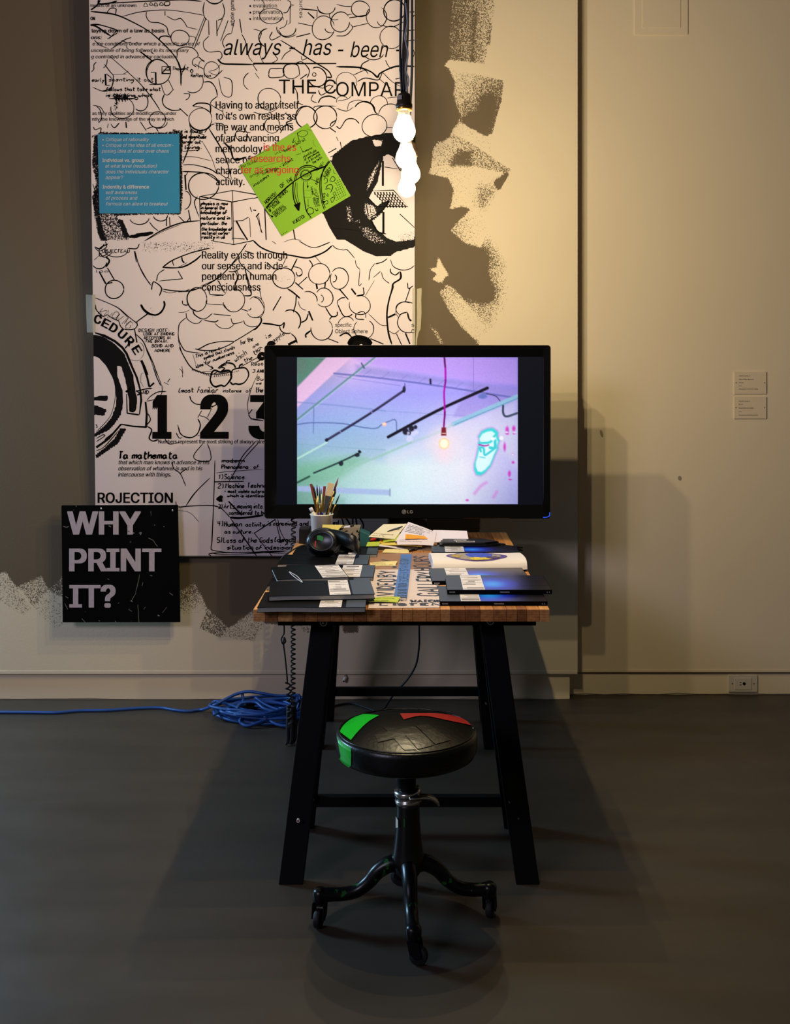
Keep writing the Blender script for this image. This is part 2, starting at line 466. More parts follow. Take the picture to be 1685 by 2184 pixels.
# the grey roller paint on the cream wall: (outline in px on the wall, coverage, edge softness, dryness)
PAINT = [
 # right of the poster, first the soft outer dust, then solid, then the separate roller marks
 ("985,440 1045,500 1085,560 1092,640 1075,700 1010,730 960,700 960,560", (1040, 600, -0.1, 1090, 620, -1), 30, 1.0),
 ("700,-80 962,-80 966,0 960,40 958,80 962,120 950,139 958,158 968,175 964,200 970,225 981,249 970,268 955,290 940,300 925,318 918,345 912,369 935,372 956,379 969,404 966,428 958,447 962,470 960,492 991,519 1027,530 1045,553 1043,587 1057,618 1055,643 1027,650 991,636 960,607 940,600 958,640 985,690 1016,735 1030,900 1018,1140 1018,1320 760,1330 760,1345 736,1345 735,1330 640,1330 560,1325 538,1303 488,1339 442,1296 432,1266 415,1241 385,1259 300,1240 132,1229 105,1257 97,1247 87,1229 40,1249 27,1247 15,1222 0,1224 -80,1215 -700,1240 -700,-700 700,-700", 2.2, 26, 0.75),
 ("968,-60 1052,-60 1056,16 1034,138 960,128 957,90 962,40", (975, 60, 0.55, 1050, 62, -0.35), 5, 1.0),
 ("1008,20 1018,20 1012,130 1003,130", 0.7, 8, 0.9),
 ("1045,48 1050,50 1046,98 1039,95", 0.5, 5, 0.9),
 ("958,128 1034,138 1080,170 1070,176 1012,158 962,145 948,140", -1.0, 4, 0.2),
 ("962,146 1012,157 1075,172 1070,215 1056,262 1051,285 1036,290 975,262 984,249 968,205 975,185", (965, 165, -0.85, 1045, 240, 0.75), 5, 1.0),
 ("1026,205 1050,198 1056,215 1053,250 1040,289 992,276 985,255 1000,240 1020,235", 0.9, 9, 0.5),
 ("966,276 984,262 1036,291 1052,288 1048,330 1005,304 975,290 962,300", -0.75, 6, 0.8),
 ("924,318 934,302 960,308 966,285 1005,304 1091,362 1085,372 1010,356 922,356", (935, 325, -0.55, 1010, 345, -0.05), 4, 1.0),
 ("962,340 980,320 1008,322 1004,356 960,356", 0.8, 14, 0.7),
 ("914,370 922,357 1010,357 1086,372 1064,408 1036,462 1008,447 960,447 968,404 956,380", (930, 365, -0.6, 1000, 380, -1.1), 5, 1.0),
 ("1052,386 1080,368 1086,372 1068,403 1058,406", 1.0, 5, 0.4),
 ("1020,395 1050,392 1060,408 1040,440 1022,452 1012,430", 0.0, 20, 1.0),
 ("958,447 985,440 1004,446 976,474 960,490 948,470", 1.0, 4, 0.3),
 ("976,474 1006,446 1036,462 1040,500 1026,528 991,518 962,492", (975, 490, -0.25, 1025, 480, -1.1), 6, 1.0),
 ("933,544 959,587 937,604 919,596 930,584 911,573 930,569", -0.75, 4, 0.6),
 ("1045,545 1062,600 1064,645 1040,690 1020,672 1000,640 1027,650 1055,640 1058,615 1043,587", -0.15, 14, 1.0),
 ("935,622 960,607 990,640 1036,697 1016,725 985,700 955,660", (945, 650, -0.25, 1005, 665, -0.95), 6, 1.0),
 ("912,690 930,700 950,735 938,735", -0.3, 12, 1.0),
 # along the lower edge at the left
 ("-40,1225 12,1220 68,1298 52,1314 -40,1262", -0.45, 5, 1.0),
 ("-40,1262 52,1314 40,1330 -40,1290", -0.95, 8, 0.7),
 ("38,1251 88,1228 106,1260 72,1297", -0.1, 4, 1.0),
 ("72,1297 106,1260 128,1277 110,1300 84,1312", -0.6, 6, 1.0),
 ("105,1258 132,1228 136,1275 122,1270", 0.35, 4, 1.0),
 ("84,1312 134,1277 136,1336 118,1344", -0.6, 6, 1.0),
 ("380,1262 414,1244 440,1298 425,1312 380,1312", (400, 1272, 0.25, 415, 1312, -1), 8, 1.0),
 ("442,1296 488,1340 472,1362 424,1340", 0.15, 4, 1.0),
 ("488,1340 540,1302 566,1330 544,1372 470,1358", -0.45, 6, 1.0),
 ("640,1328 665,1328 664,1352 646,1350", -0.25, 6, 1.0),
 # scuffs on the cream wall
 ("1092,376 1098,378 1102,388 1096,392", -0.35, 5, 0.3),
]
M_wall_painted = painted_mat('cream_and_grey_wall_paint', (226, 208, 176), (107, 92, 70), 0.7, 240)
xs = np.concatenate([[-2000, -1200, -600, -250], np.arange(-80, 1232, 4.0), [1232]])
ys = np.concatenate([[-620, -350], np.arange(-60, 1438, 4.0), [1438]])
GX, GY = np.meshgrid(xs, ys)
struct(grid_mesh('wall_left', xs, ys, lambda x, y: W(x, y, WL), M_wall_painted, None, paint_field(GX, GY, PAINT)))
xe = W(1232, 0, WL).x
ze = W(0, 1438, WL).z
zt = 3.45
struct(MB().box(xe - 0.05, xe, WL + 0.0004, WR + 0.02, ze, zt).build('trim_1', M_wall))
struct(MB().box(-5.4, xe - 0.001, WL + 0.0004, BL + 0.03, ze, ze + 0.012).build('trim_2', M_wall))
struct(MB().box(xe - 0.04, 5.4, WR, WR + 0.08, W(0, 1434, WR).z, zt).build('wall_right', M_wall))
bx = W(1215, 0, BL).x
def baseboard(name, x0, x1, y, zt):
    mb = MB(); n = 60; r = random.Random(3)
    top = []; bot = []
    for i in range(n + 1):
        x = x0 + (x1 - x0) * i / n
        bot.append((x, y, 0.001 + max(0, r.gauss(0.002, 0.003))))
        top.append((x, y, zt))
    vs = bot + top + [(p[0], y + 0.05, p[2]) for p in top]
    k = n + 1
    mb.add(vs, [(i, i + 1, k + i + 1, k + i) for i in range(n)] + [(k + i, k + i + 1, 2 * k + i + 1, 2 * k + i) for i in range(n)])
    mb.box(x0, x1, y + 0.004, y + 0.05, 0.0, zt - 0.001)
    return struct(mb.build(name, M_wall))
baseboard('baseboard_left', -5.4, bx, BL, ze - 0.002)
baseboard('baseboard_right', bx, 5.4, BR, W(0, 1437, BR).z)
# caulk seam / cap line a little above the lower edge of the panels
struct(MB().box(-5.4, xe - 0.002, WL - 0.0016, WL + 0.001, W(0, 1437, WL).z, W(0, 1431, WL).z).build('trim_3', M_wall))
struct(MB().box(xe, 5.4, WR - 0.002, WR + 0.001, W(0, 1433, WR).z, W(0, 1428, WR).z).build('trim_4', M_wall))
# painted-over hatch, upper right
ha, hb = W(1353, -160, WR), W(1467, 74, WR)
h = thing('wall_hatch', 'cream painted access hatch with thin rim high on the right wall', 'hatch', (ha.x, WR, hb.z))
MB().box(ha.x, hb.x, WR - 0.005, WR + 0.002, hb.z, ha.z).build('hatch_frame', M_wall, h, bevel=0.0015)
ia, ib = W(1369, -160, WR), W(1451, 60, WR)
MB().box(ia.x, ib.x, WR - 0.0075, WR - 0.004, ib.z, ha.z - 0.02).build('hatch_door', M_wall, h, bevel=0.001)

# ------------------------------------------------------------------ power outlet on the right baseboard
oa, ob_ = W(1553, 1439, BR), W(1615, 1475, BR)
o = thing('wall_outlet', 'cream single power outlet set in the right baseboard', 'outlet', (0.5 * (oa.x + ob_.x), BR, ob_.z))
MB().box(oa.x, ob_.x, BR - 0.006, BR + 0.004, ob_.z, oa.z).build('cover_plate', M_white_plastic, o, bevel=0.002)
sa, sb = W(1566, 1445, BR), W(1602, 1470, BR)
MB().box(sa.x, sb.x, BR - 0.008, BR - 0.004, sb.z, sa.z).build('socket_face', M_white_plastic, o, bevel=0.001)
cm = W(1586, 1457, BR)
MB().lathe([(0.0, -0.001), (0.0065, -0.001), (0.0065, 0.001), (0, 0.001)], 12, Matrix.Translation((cm.x, BR - 0.0082, cm.z)) @ Matrix.Rotation(math.radians(90), 4, 'X')).build('ground_hole', M_black_plastic, o)
for dz in (-0.005, 0.005):
    MB().box(cm.x - 0.019, cm.x - 0.012, BR - 0.009, BR - 0.007, cm.z + dz - 0.0012, cm.z + dz + 0.0012).build('slot', M_black_plastic, o)
for px in (1561, 1607):
    p = W(px, 1457, BR)
    MB().lathe([(0, 0.0016), (0.003, 0.001), (0.0034, 0)], 10, Matrix.Translation((p.x, BR - 0.006, p.z)) @ Matrix.Rotation(math.radians(90), 4, 'X')).build('screw', M_chrome, o)

# ------------------------------------------------------------------ two caption cards on the right wall
M_card = mat('caption_card', (222, 203, 172), 0.5)
def caption(y0, y1, lines, label):
    a, b = W(1565, y0, WR), W(1634, y1, WR)
    t = thing('caption_card', label, 'wall label', (0.5 * (a.x + b.x), WR, b.z), 'caption cards on the right wall')
    MB().box(a.x, b.x, WR - 0.006, WR - 0.0003, b.z, a.z).build('card', M_card, t, bevel=0.0012)
    for x0, x1, yb, em, s, bo, sh in lines:
        pr = Print(lambda x, y, l: W(x, y, WR) - Vector((0, 0.0064, 0)), 0).frame(1500, 760, 9.108)
        pr.text(x0, x1, yb, em, s, bo, sh); pr.build('printed_text', M_ink, t)
    for px in (1569, 1630):
        p = W(px, 0.5 * (y0 + y1), WR)
        MB().lathe([(0, 0.0016), (0.002, 0.001), (0.0022, 0)], 8, Matrix.Translation((p.x, WR - 0.006, p.z)) @ Matrix.Rotation(math.radians(90), 4, 'X')).build('pin', M_black_plastic, t)
caption(793, 840, [(685, 905, 388, 30, 'Lloyd D. Lowe, Jr', .012, 0), (685, 975, 456, 30, 'Dear Phillip Morrison,', .012, .2), (685, 775, 520, 26, '100 tales', .006, 0), (685, 738, 582, 24, '2011', 0, 0), (685, 1055, 643, 26, 'Photographs and Electronic Media', .012, 0)],
        'upper of two small cream caption cards on the right wall, five short lines')
caption(846, 893, [(680, 898, 880, 30, 'Lloyd D. Long, Jr', .012, 0), (680, 760, 944, 30, 'W-I-P', .012, 0), (680, 972, 1012, 26, 'Mixed material video installation', .012, 0), (680, 735, 1082, 24, '2010', 0, 0), (680, 1052, 1150, 26, 'Photographs and Electronic Media', .012, 0)],
        'lower of two small cream caption cards on the right wall, directly under the other')

# ------------------------------------------------------------------ the big drawing panel
PB, PT = 4.60, 4.50                                   # its lower and upper edge: it leans off the wall
zb_ = CH + (CY - 1187) * PB / F
zt_ = CH + CY * PT / F
KP = (PT - PB) / (zt_ - zb_)
def Q(px, py, lift=0.0):
    d = (PB + KP * (CH - zb_)) / (1 - KP * (CY - py) / F)
    return W(px, py, d) - Vector((0, lift, 0))
poster = thing('drawing_panel', 'large white panel covered in black line drawings, diagrams and text', 'poster', tuple(Q(548, 1187)))
INK = [   # solid and dry-brushed ink: outline in px, coverage, softness, dryness
 ("676,450 689,455 702,484 719,512 735,511 775,536 803,547 833,546 843,538 884,527 890,500 890,284 850,283 824,284 779,292 749,300 726,318 711,330 706,346 748,418", 1.0, 3, 0.25),
 ("794,298 815,300 814,311 800,313", -1.0, 4, 0.6),
 ("818,333 828,329 839,335 856,362 890,388 890,502 873,506 848,516 826,508 815,498 806,492 794,472 815,454 832,427 815,431 805,440 786,422 794,408 805,389", -1.0, 3, 0.3),
 ("812,335 786,380 782,410 793,392 806,360", -0.1, 6, 1.0),
 ("738,437 748,440 752,470 740,468", 0.2, 5, 1.0),
 ("764,480 790,485 830,520 800,520 775,505", 0.35, 8, 1.0),
 ("740,470 770,468 768,476 744,474", 0.3, 5, 1.0),
 ("779,432 800,440 806,456 788,470 776,452", -0.25, 6, 1.0),
 ("848,500 884,492 884,512 850,514", -0.5, 6, 0.9),
 # smudge behind the blue card
 ("200,292 214,281 300,284 384,280 391,286 389,330 390,420 386,458 300,458 240,462 202,466 196,420 205,390 196,350", 0.75, 6, 0.75),
 ("200,462 230,452 262,470 274,508 300,513 212,513 206,490", 0.12, 6, 1.0),
 ("206,466 214,462 222,500 228,513 216,513 208,492", 1.0, 3, 0.5),
 ("252,468 262,470 276,505 266,508", 1.0, 3, 0.4),
 ("275,503 300,496 327,495 320,502 284,508", 1.0, 3, 0.2),
 ("302,513 472,513 460,530 430,545 380,538 302,541", -0.62, 8, 1.0),
 ("232,200 262,200 256,214 250,235 240,238 244,216", 0.25, 10, 1.0),
 ("300,655 330,650 345,690 320,705", -0.85, 20, 0.9),
 ("560,590 640,582 650,600 560,612", -0.85, 15, 0.9),
 # wheel at the lower left: black band and blades
 ("180,711 219,717 243,732 265,754 277,783 284,800 288,828 293,855 287,878 276,878 275,857 272,836 268,812 258,780 250,781 250,800 262,835 263,860 258,884 244,905 231,918 206,930 180,945 180,935 206,922 224,907 238,890 246,868 249,850 246,836 245,818 238,800 226,780 211,763 195,758 180,757", 1.0, 2.5, 0.22),
 ("180,848 205,846 231,842 228,856 204,855 180,856", 1.0, 2, 0.15),
 ("180,862 204,864 228,874 221,888 204,884 180,890", 1.0, 2, 0.15),
 ("204,970 222,956 244,936 256,914 270,914 252,946 206,978", 1.0, 2, 0.3),
]
M_poster = painted_mat('printed_vinyl', (228, 212, 210), (16, 12, 10), 0.6, 190, bump=0.03, spec=0.1)
pxs = np.concatenate([np.arange(192, 884, 3.5), [884.5]]); pys = np.arange(-110, 1188, 3.5)
def Qs(x, y): # the left edge is straight in the room
    return Q(x, y, 0.0)
def edge_x(y): return CX + (-1.3155) * F / Q(0, y).y
U, V = np.meshgrid((pxs - 192) / (884.5 - 192), pys)
EX = np.array([edge_x(y) for y in pys])
GX = EX[:, None] + U * (884.5 - EX[:, None]); GY = V
nx, ny = len(pxs), len(pys)
vs = [tuple(Q(GX[j, i], GY[j, i]) - poster.location) for j in range(ny) for i in range(nx)]
me = bpy.data.meshes.new('print_face')
me.from_pydata(vs, [], [(j * nx + i, (j + 1) * nx + i, (j + 1) * nx + i + 1, j * nx + i + 1) for j in range(ny - 1) for i in range(nx - 1)])
for nm, arr in zip(('paint', 'dry'), paint_field(GX, GY, INK)):
    at = me.attributes.new(nm, 'FLOAT', 'POINT'); at.data.foreach_set('value', arr.astype(np.float32).ravel())
me.materials.append(M_poster)
pf = bpy.data.objects.new('print_face', me); COL.objects.link(pf); pf.parent = poster
def slab(mb, cs, th):
    """cs: front corners; thickness goes away from the camera"""
    b = [Vector(c) + Vector((0, th, 0)) for c in cs]
    return mb.prism([Vector(c) for c in cs], b)
slab(MB(), [Q(edge_x(1187), 1187, -.0008), Q(884.5, 1187, -.0008), Q(884.5, -110, -.0008), Q(edge_x(-110), -110, -.0008)], 0.022).build('backing_board', mat('board_edge', (120, 112, 104), 0.8), poster)

dr = Print(Q, 0.0010); dr.heavy = 1.4
S, C = dr.stroke, dr.arc
dr.frame(180, 0, 4.68)
for sp, w in [("65,115 300,145 480,220 640,310 760,410 850,500 920,590 960,700 965,860", 10), ("380,165 560,120 800,100 1000,120 1200,155", 5), ("240,35 400,25 700,10 1000,0 1170,15", 8),
 ("1200,20 1185,100 1200,170 1230,205", 6), ("1380,30 1400,110 1380,180 1330,205", 7), ("1240,205 1245,350", 6), ("1320,205 1325,360", 6), ("1380,190 1320,330", 5), ("1435,205 1360,410", 5),
 ("1245,360 1190,420 1200,490 1250,520 1350,515 1375,560 1350,600", 6), ("1550,190 1570,330", 6), ("1470,330 1500,200", 5), ("1400,480 1380,420 1420,350 1470,335", 6), ("1570,340 1610,420 1640,560 1680,620", 6),
 ("620,120 620,170 660,220 750,230 820,270 840,340 870,370", 6), ("805,110 805,155", 5), ("820,160 900,200 960,185 1010,240 1030,270 1130,295", 6), ("745,400 760,370 810,360 870,375", 8),
 ("1040,360 1100,370 1115,400", 5), ("1215,180 1100,480", 5), ("1200,170 1080,470", 5), ("930,560 930,500 1000,470 1080,480 1130,530 1130,570 1090,590 1080,640 1120,670", 7),
 ("1140,570 1200,620", 7), ("1100,640 1190,690", 6), ("1140,690 1150,620 1200,600", 4), ("1330,590 1380,635 1500,642 1700,645", 11), ("590,65 610,30 635,65 590,65", 5), ("648,52 665,25 682,52 648,52", 5), ("692,58 712,28 732,58 692,58", 5), ("745,52 768,24 788,52 745,52", 5),
 ("803,20 848,18 848,52 803,55 803,20", 7), ("65,100 120,60 160,0", 10), ("140,0 150,40 240,35 330,10", 12), ("225,130 260,85 315,90 310,150", 6), ("60,250 120,265 270,365", 16), ("70,245 160,250 330,300", 9), ("330,300 250,385", 7),
 ("230,390 330,330", 6), ("270,490 400,400 470,375", 7), ("370,400 430,430 470,420", 6), ("420,460 430,490", 6), ("500,440 530,420", 5), ("100,400 150,450 230,480", 6), ("240,550 400,690 560,840 690,1000 760,1110", 6),
 ("230,590 220,650 190,680", 5), ("120,620 95,650 95,690 70,720", 6), ("200,640 260,720 290,760 280,850 250,900 180,910 80,870", 6), ("840,800 890,900", 6), ("765,840 800,935 840,945 890,890", 6), ("800,940 780,1000 800,1060 870,1100 940,1100 960,1090", 8),
 ("950,1080 1035,1160", 9), ("1010,640 985,700 960,800", 4), ("1190,820 1260,820 1310,880 1330,960", 8), ("1330,960 1270,1010 1270,1050 1390,1120", 6), ("1390,770 1470,810 1465,960 1380,940 1340,780", 6), ("1080,1060 1140,1030 1250,1045 1260,1130", 9),
 ("1085,1062 1180,1075 1250,1120", 6), ("990,935 1050,940 1040,980 1010,1000", 6), ("85,1050 160,1070 200,1130", 6), ("560,520 590,540 690,620", 10), ("670,520 690,540", 6), ("640,670 615,720 640,800", 6), ("390,740 440,710", 4), ("290,745 420,740", 4), ("1240,715 1320,690 1360,640", 4), ("1240,720 1320,750 1380,700", 6)]: S(sp, w)
for a in [(1300, -60, 100, 100, 20, 160, 9), (955, 380, 90, 80, 0, 360, 6), (1270, 700, 78, 82, 0, 360, 6), (735, 720, 120, 125, 0, 360, 7), (735, 722, 112, 128, 120, 300, 5), (1160, 1190, 112, 112, 0, 360, 6), (1080, 800, 105, 130, -20, 120, 6),
 (380, 1080, 115, 105, -90, 190, 6), (560, 1010, 75, 100, -30, 130, 7), (730, 1195, 80, 82, 0, 360, 6), (110, 1150, 60, 90, -80, 60, 6), (165, 820, 120, 90, -60, 90, 6), (1690, 810, 100, 100, 120, 240, 6), (1440, 1110, 60, 70, 60, 200, 5)]: C(*a)
S("775,665 860,665 860,735 775,735 775,665", 11, False); S("775,735 820,680 860,665", 7, False); S("790,700 850,700", 8, False)
S("240,740 210,740 215,850 255,855", 11, False); S("665,722 712,725 715,845 650,845", 12, False)
for i in range(14):
    x = 300 + i * 10; S([(x, 990 + (i % 3) * 14), (x + 4, 960 - (i % 2) * 20)], 6, False)
S("245,985 380,988 500,985", 9); S("500,990 520,995 535,985 525,970 505,980", 7)
# centre / right, upper
dr.frame(540, 0, 4.68)
for a in [(1070, 90, 90, 80, 0, 360, 7), (1230, 170, 100, 110, -60, 230, 6), (1410, 105, 110, 105, 0, 360, 8), (1375, 375, 110, 110, 40, 330, 6), (700, 280, 112, 118, 10, 350, 6), (870, 220, 92, 102, 0, 330, 7), (730, 60, 90, 80, 10, 160, 6),
 (330, 280, 95, 85, 0, 190, 7), (160, 380, 105, 95, 110, 260, 8), (180, 160, 112, 80, 0, 360, 6), (160, 990, 112, 110, 0, 360, 6), (530, 1170, 105, 112, -20, 340, 8), (720, 1170, 112, 116, 0, 360, 7), (715, 1172, 112, 112, 90, 260, 5),
 (930, 820, 100, 100, 150, 400, 5), (1210, 1255, 125, 110, -60, 360, 6), (1370, 1150, 122, 110, 180, 340, 6), (1255, 1040, 85, 85, 180, 370, 5), (1110, 1100, 105, 85, 200, 360, 8), (1200, 510, 105, 90, 20, 150, 8), (640, 770, 90, 98, -120, 160, 8),
 (610, 745, 18, 18, 0, 360, 6), (385, 710, 85, 75, 30, 330, 6), (190, 1250, 75, 82, 0, 360, 6), (0, 60, 110, 90, -60, 60, 5), (820, 150, 60, 50, 60, 200, 5), (1290, 200, 50, 60, 60, 170, 7), (780, 290, 60, 40, 60, 190, 6), (250, 1100, 90, 60, 20, 170, 5), (890, 1010, 60, 50, 160, 330, 5), (1500, 700, 40, 60, 90, 250, 4)]: C(*a)
for sp, w in [("480,90 640,105", 8), ("545,125 610,185", 9), ("640,60 660,120 720,140", 6), ("640,100 636,175", 5), ("450,230 590,260", 7), ("430,370 570,335", 6), ("960,180 1140,150", 7), ("990,270 1145,235", 6), ("940,150 990,140", 5), ("830,45 920,65 980,65", 6),
 ("830,360 920,355 980,300 990,270 970,240", 6), ("270,400 400,480 560,590 740,700 780,770 735,770", 9), ("0,290 80,320 60,400", 6), ("160,370 190,400 280,355", 6), ("165,370 190,320", 6), ("250,300 300,365 370,370 430,345", 6), ("340,200 320,260 260,290", 6),
 ("830,667 1000,670 1080,680 1180,720 1240,770 1270,730 1400,670 1510,660 1610,665", 12), ("1070,700 1090,640 1160,600", 7), ("1320,600 1350,660 1390,690", 5), ("1280,710 1380,810 1480,870", 5), ("1000,750 1110,705 1150,740", 6),
 ("1040,815 1120,780 1240,800 1270,770 1290,720", 7), ("300,730 300,690 330,650 400,640 450,660 465,760", 7), ("155,740 170,690 230,685 300,690 305,750 280,770 170,775 155,740", 6), ("480,560 490,600 540,580", 5), ("430,630 490,620 560,700 540,780", 7),
 ("470,790 540,740", 6), ("600,940 580,1000 640,1030", 6), ("650,1030 680,980 760,960 830,985", 9), ("600,1080 640,1060 830,1060", 7), ("830,1080 930,1110 1000,1070", 6), ("940,1100 960,1030 1040,1000 1090,1005", 5), ("1090,1010 1180,1040 1220,1120 1245,1135", 9),
 ("830,1260 870,1280 930,1195 1010,1190 1060,1235", 8), ("770,1280 825,1320", 8), ("770,1260 780,1230 830,1200", 8), ("840,1010 940,990 980,960", 5), ("420,1180 480,1080 560,1060", 7), ("0,1120 100,1140 200,1110 270,1060", 5), ("270,1330 320,1250 400,1230", 7),
 ("60,540 120,640 240,600 210,540", 5), ("280,600 320,540 380,500", 5), ("0,650 40,710", 6), ("20,730 60,785", 5), ("1470,310 1610,300", 6), ("1500,410 1610,400", 6), ("1420,790 1510,770", 6), ("1400,270 1500,220", 6), ("1310,265 1420,270", 4), ("1560,120 1610,120", 6), ("1580,190 1610,150", 6),
 ("1260,790 1370,880", 4), ("410,870 440,930 450,1020 500,1050", 7), ("640,870 700,880 760,850 800,870", 6), ("650,900 680,950 760,900 800,850", 6), ("320,1130 390,1190 330,1230 400,1280", 8), ("1340,980 1460,965", 4), ("1330,1275 1390,1275", 4), ("380,40 340,120 300,130", 6)]: S(sp, w)
S("0,635 830,635", 11, False); S("340,0 370,18 374,44 410,52 374,62 370,90 368,232 345,245", 6, False)
for px_, py_ in [(534, 13), (534, 27), (534, 41)]:
    dr.frame(0, 0, 1); C(px_, py_, .8, .8, 0, 360, 1.8)
# left, middle: the box with notes, card surroundings
dr.frame(180, 260, 4.68)
for sp, w in [("1150,745 1480,685 1685,720", 6), ("1150,745 1480,800 1685,760", 7), ("1150,750 1165,1185", 6), ("1480,690 1490,1220", 6), ("1468,800 1478,1180", 5), ("1265,1185 1490,1225 1685,1185", 6), ("1480,1160 1600,1170", 5), ("1515,985 1560,1070 1630,1180", 10), ("1490,990 1580,985 1640,950", 6), ("1650,960 1660,1150", 4), ("1655,850 1670,900", 5)]: S(sp, w, False)
for sp, w in [("600,1190 760,1090 960,1010 1160,985", 9), ("620,1180 780,1095 970,1020", 5), ("980,430 1100,430 1250,470 1330,520", 8), ("980,350 1100,350 1270,390", 5), ("980,495 1100,500 1200,510 1290,560 1340,600", 8), ("1075,70 1040,260 980,420", 8), ("1240,60 1400,330 1470,570", 8), ("1050,0 1060,60 1110,100 1200,130", 6), ("1200,110 1250,40 1300,20", 6), ("1180,200 1270,360 1320,510", 4), ("980,295 1150,280", 6),
 ("1200,460 1290,410 1400,330", 0.1), ("1400,210 1460,280 1500,380 1620,350", 12), ("1500,375 1560,370", 14), ("1320,490 1420,560 1450,500", 6), ("440,1150 560,1130 690,1105", 20), ("1400,140 1400,215 1500,270", 6), ("1390,30 1410,120", 6), ("1300,10 1390,30 1400,120", 9), ("1380,215 1480,190 1520,100 1600,100 1660,110", 6), ("1430,560 1470,575", 4),
 ("650,1000 690,1050 740,1090", 6), ("820,950 820,1040", 6), ("850,950 855,1040", 6), ("940,940 1010,1000 1060,945", 6), ("1130,745 1100,810 1145,950", 7), ("1040,880 1060,990", 7), ("1005,530 1015,680", 10), ("1040,490 1010,540", 6), ("350,10 300,60 265,20", 7), ("415,0 420,60", 8), ("560,0 600,60 620,90", 7), ("620,70 700,50 740,100", 7), ("90,50 110,80 165,60 160,110", 6), ("240,20 230,60", 5), ("90,810 130,740 90,690", 7), ("85,620 110,700", 5), ("500,1290 520,1400", 6), ("110,1260 150,1290 220,1250 210,1190", 6), ("150,1290 155,1340 210,1330 250,1290", 6)]: S(sp, w)
for a in [(1190, 640, 155, 130, 0, 360, 8), (550, 960, 95, 65, 0, 170, 8), (760, 930, 72, 60, 0, 170, 7), (740, 0, 85, 65, 0, 180, 6), (320, 1270, 120, 80, 10, 160, 6), (1000, 780, 65, 90, -90, 90, 6), (1160, -10, 115, 100, 20, 160, 6), (180, 780, 80, 100, 100, 260, 7), (1570, 130, 60, 60, 0, 360, 6)]: C(*a)
# centre of the panel: parallelogram with waves, blob details
dr.frame(540, 260, 4.68)
S("1190,690 1400,682 1545,845 1230,845 1150,760 1190,690", 7, False); S("1295,390 1295,640", 15, False); S("1300,900 1300,1110", 16, False)
for i in range(6):
    for j in range(7):
        x = 1205 + j * 30 + i * 24; y = 705 + i * 25
        S([(x, y), (x + 12, y + 4), (x + 10, y + 16), (x + 22, y + 24)], 8)
for sp, w in [("1160,960 1290,880 1370,780", 9), ("1170,980 1240,1090 1330,1120", 8), ("1310,450 1440,470", 5), ("1465,920 1610,1055", 5), ("1390,360 1470,490", 6), ("780,1060 1000,1080 1200,1120", 3), ("870,200 880,260", 6), ("750,310 830,265", 6), ("770,350 820,330", 5), ("830,150 850,190", 4), ("1130,830 1150,940", 7),
 ("0,720 105,740", 7), ("105,740 0,765", 6), ("110,740 130,1180", 8), ("30,950 60,910", 8), ("40,950 90,1110", 5), ("55,940 80,1100", 4), ("400,1065 420,1175", 8), ("300,1200 400,1170 480,1185", 4), ("460,1190 560,1245 640,1250 770,1200", 7), ("190,1190 230,1220", 4), ("0,880 30,885", 8)]: S(sp, w)
# eye and chain, left middle
dr.frame(180, 520, 4.68)
for sp, w in [("505,70 540,200 600,320 665,415", 8), ("780,235 880,165 1050,95 1180,60 1250,45", 8), ("780,235 900,240 1000,225 1100,170 1170,110", 10), ("880,165 885,195 895,220", 7), ("972,130 980,170 1000,190", 12), ("720,370 740,300 800,255", 7), ("740,372 860,360 980,350", 6), ("935,270 980,350", 6), ("770,450 900,470 1050,470 1200,420 1350,330 1450,230 1550,100 1620,0", 8),
 ("1180,430 1340,340 1450,230 1560,120", 6), ("670,460 680,400 700,380 770,440 750,520", 8), ("565,605 600,660 690,710 760,690 800,620 795,570", 12), ("630,700 520,780", 9), ("150,280 215,400", 11), ("230,240 300,360", 7), ("100,30 160,50 200,0", 8), ("145,80 160,40 240,0", 8), ("145,80 200,135 280,90", 8), ("215,130 250,170 215,235", 12), ("100,160 180,90", 3), ("430,45 520,48 550,0", 8), ("220,400 280,385", 10), ("780,470 850,490 920,480", 4), ("1540,130 1560,200 1690,320", 6), ("1600,70 1690,100", 7), ("1510,250 1540,320 1510,400 1500,470", 6), ("1600,220 1640,420 1665,510 1590,520", 8), ("1340,370 1400,490", 6), ("1240,440 1250,500", 8)]: S(sp, w)
for a in [(300, 455, 95, 90, 0, 360, 8), (150, 185, 75, 62, 0, 150, 8), (1480, 210, 80, 70, 20, 120, 7)]: C(*a)
dr.frame(380, 560, 7.66)
for a in [(310, 600, 165, 190, 0, 360, 12), (312, 600, 160, 184, 100, 260, 9), (915, 620, 175, 182, -100, 160, 10), (1260, 730, 150, 170, -130, 150, 7)]: C(*a)
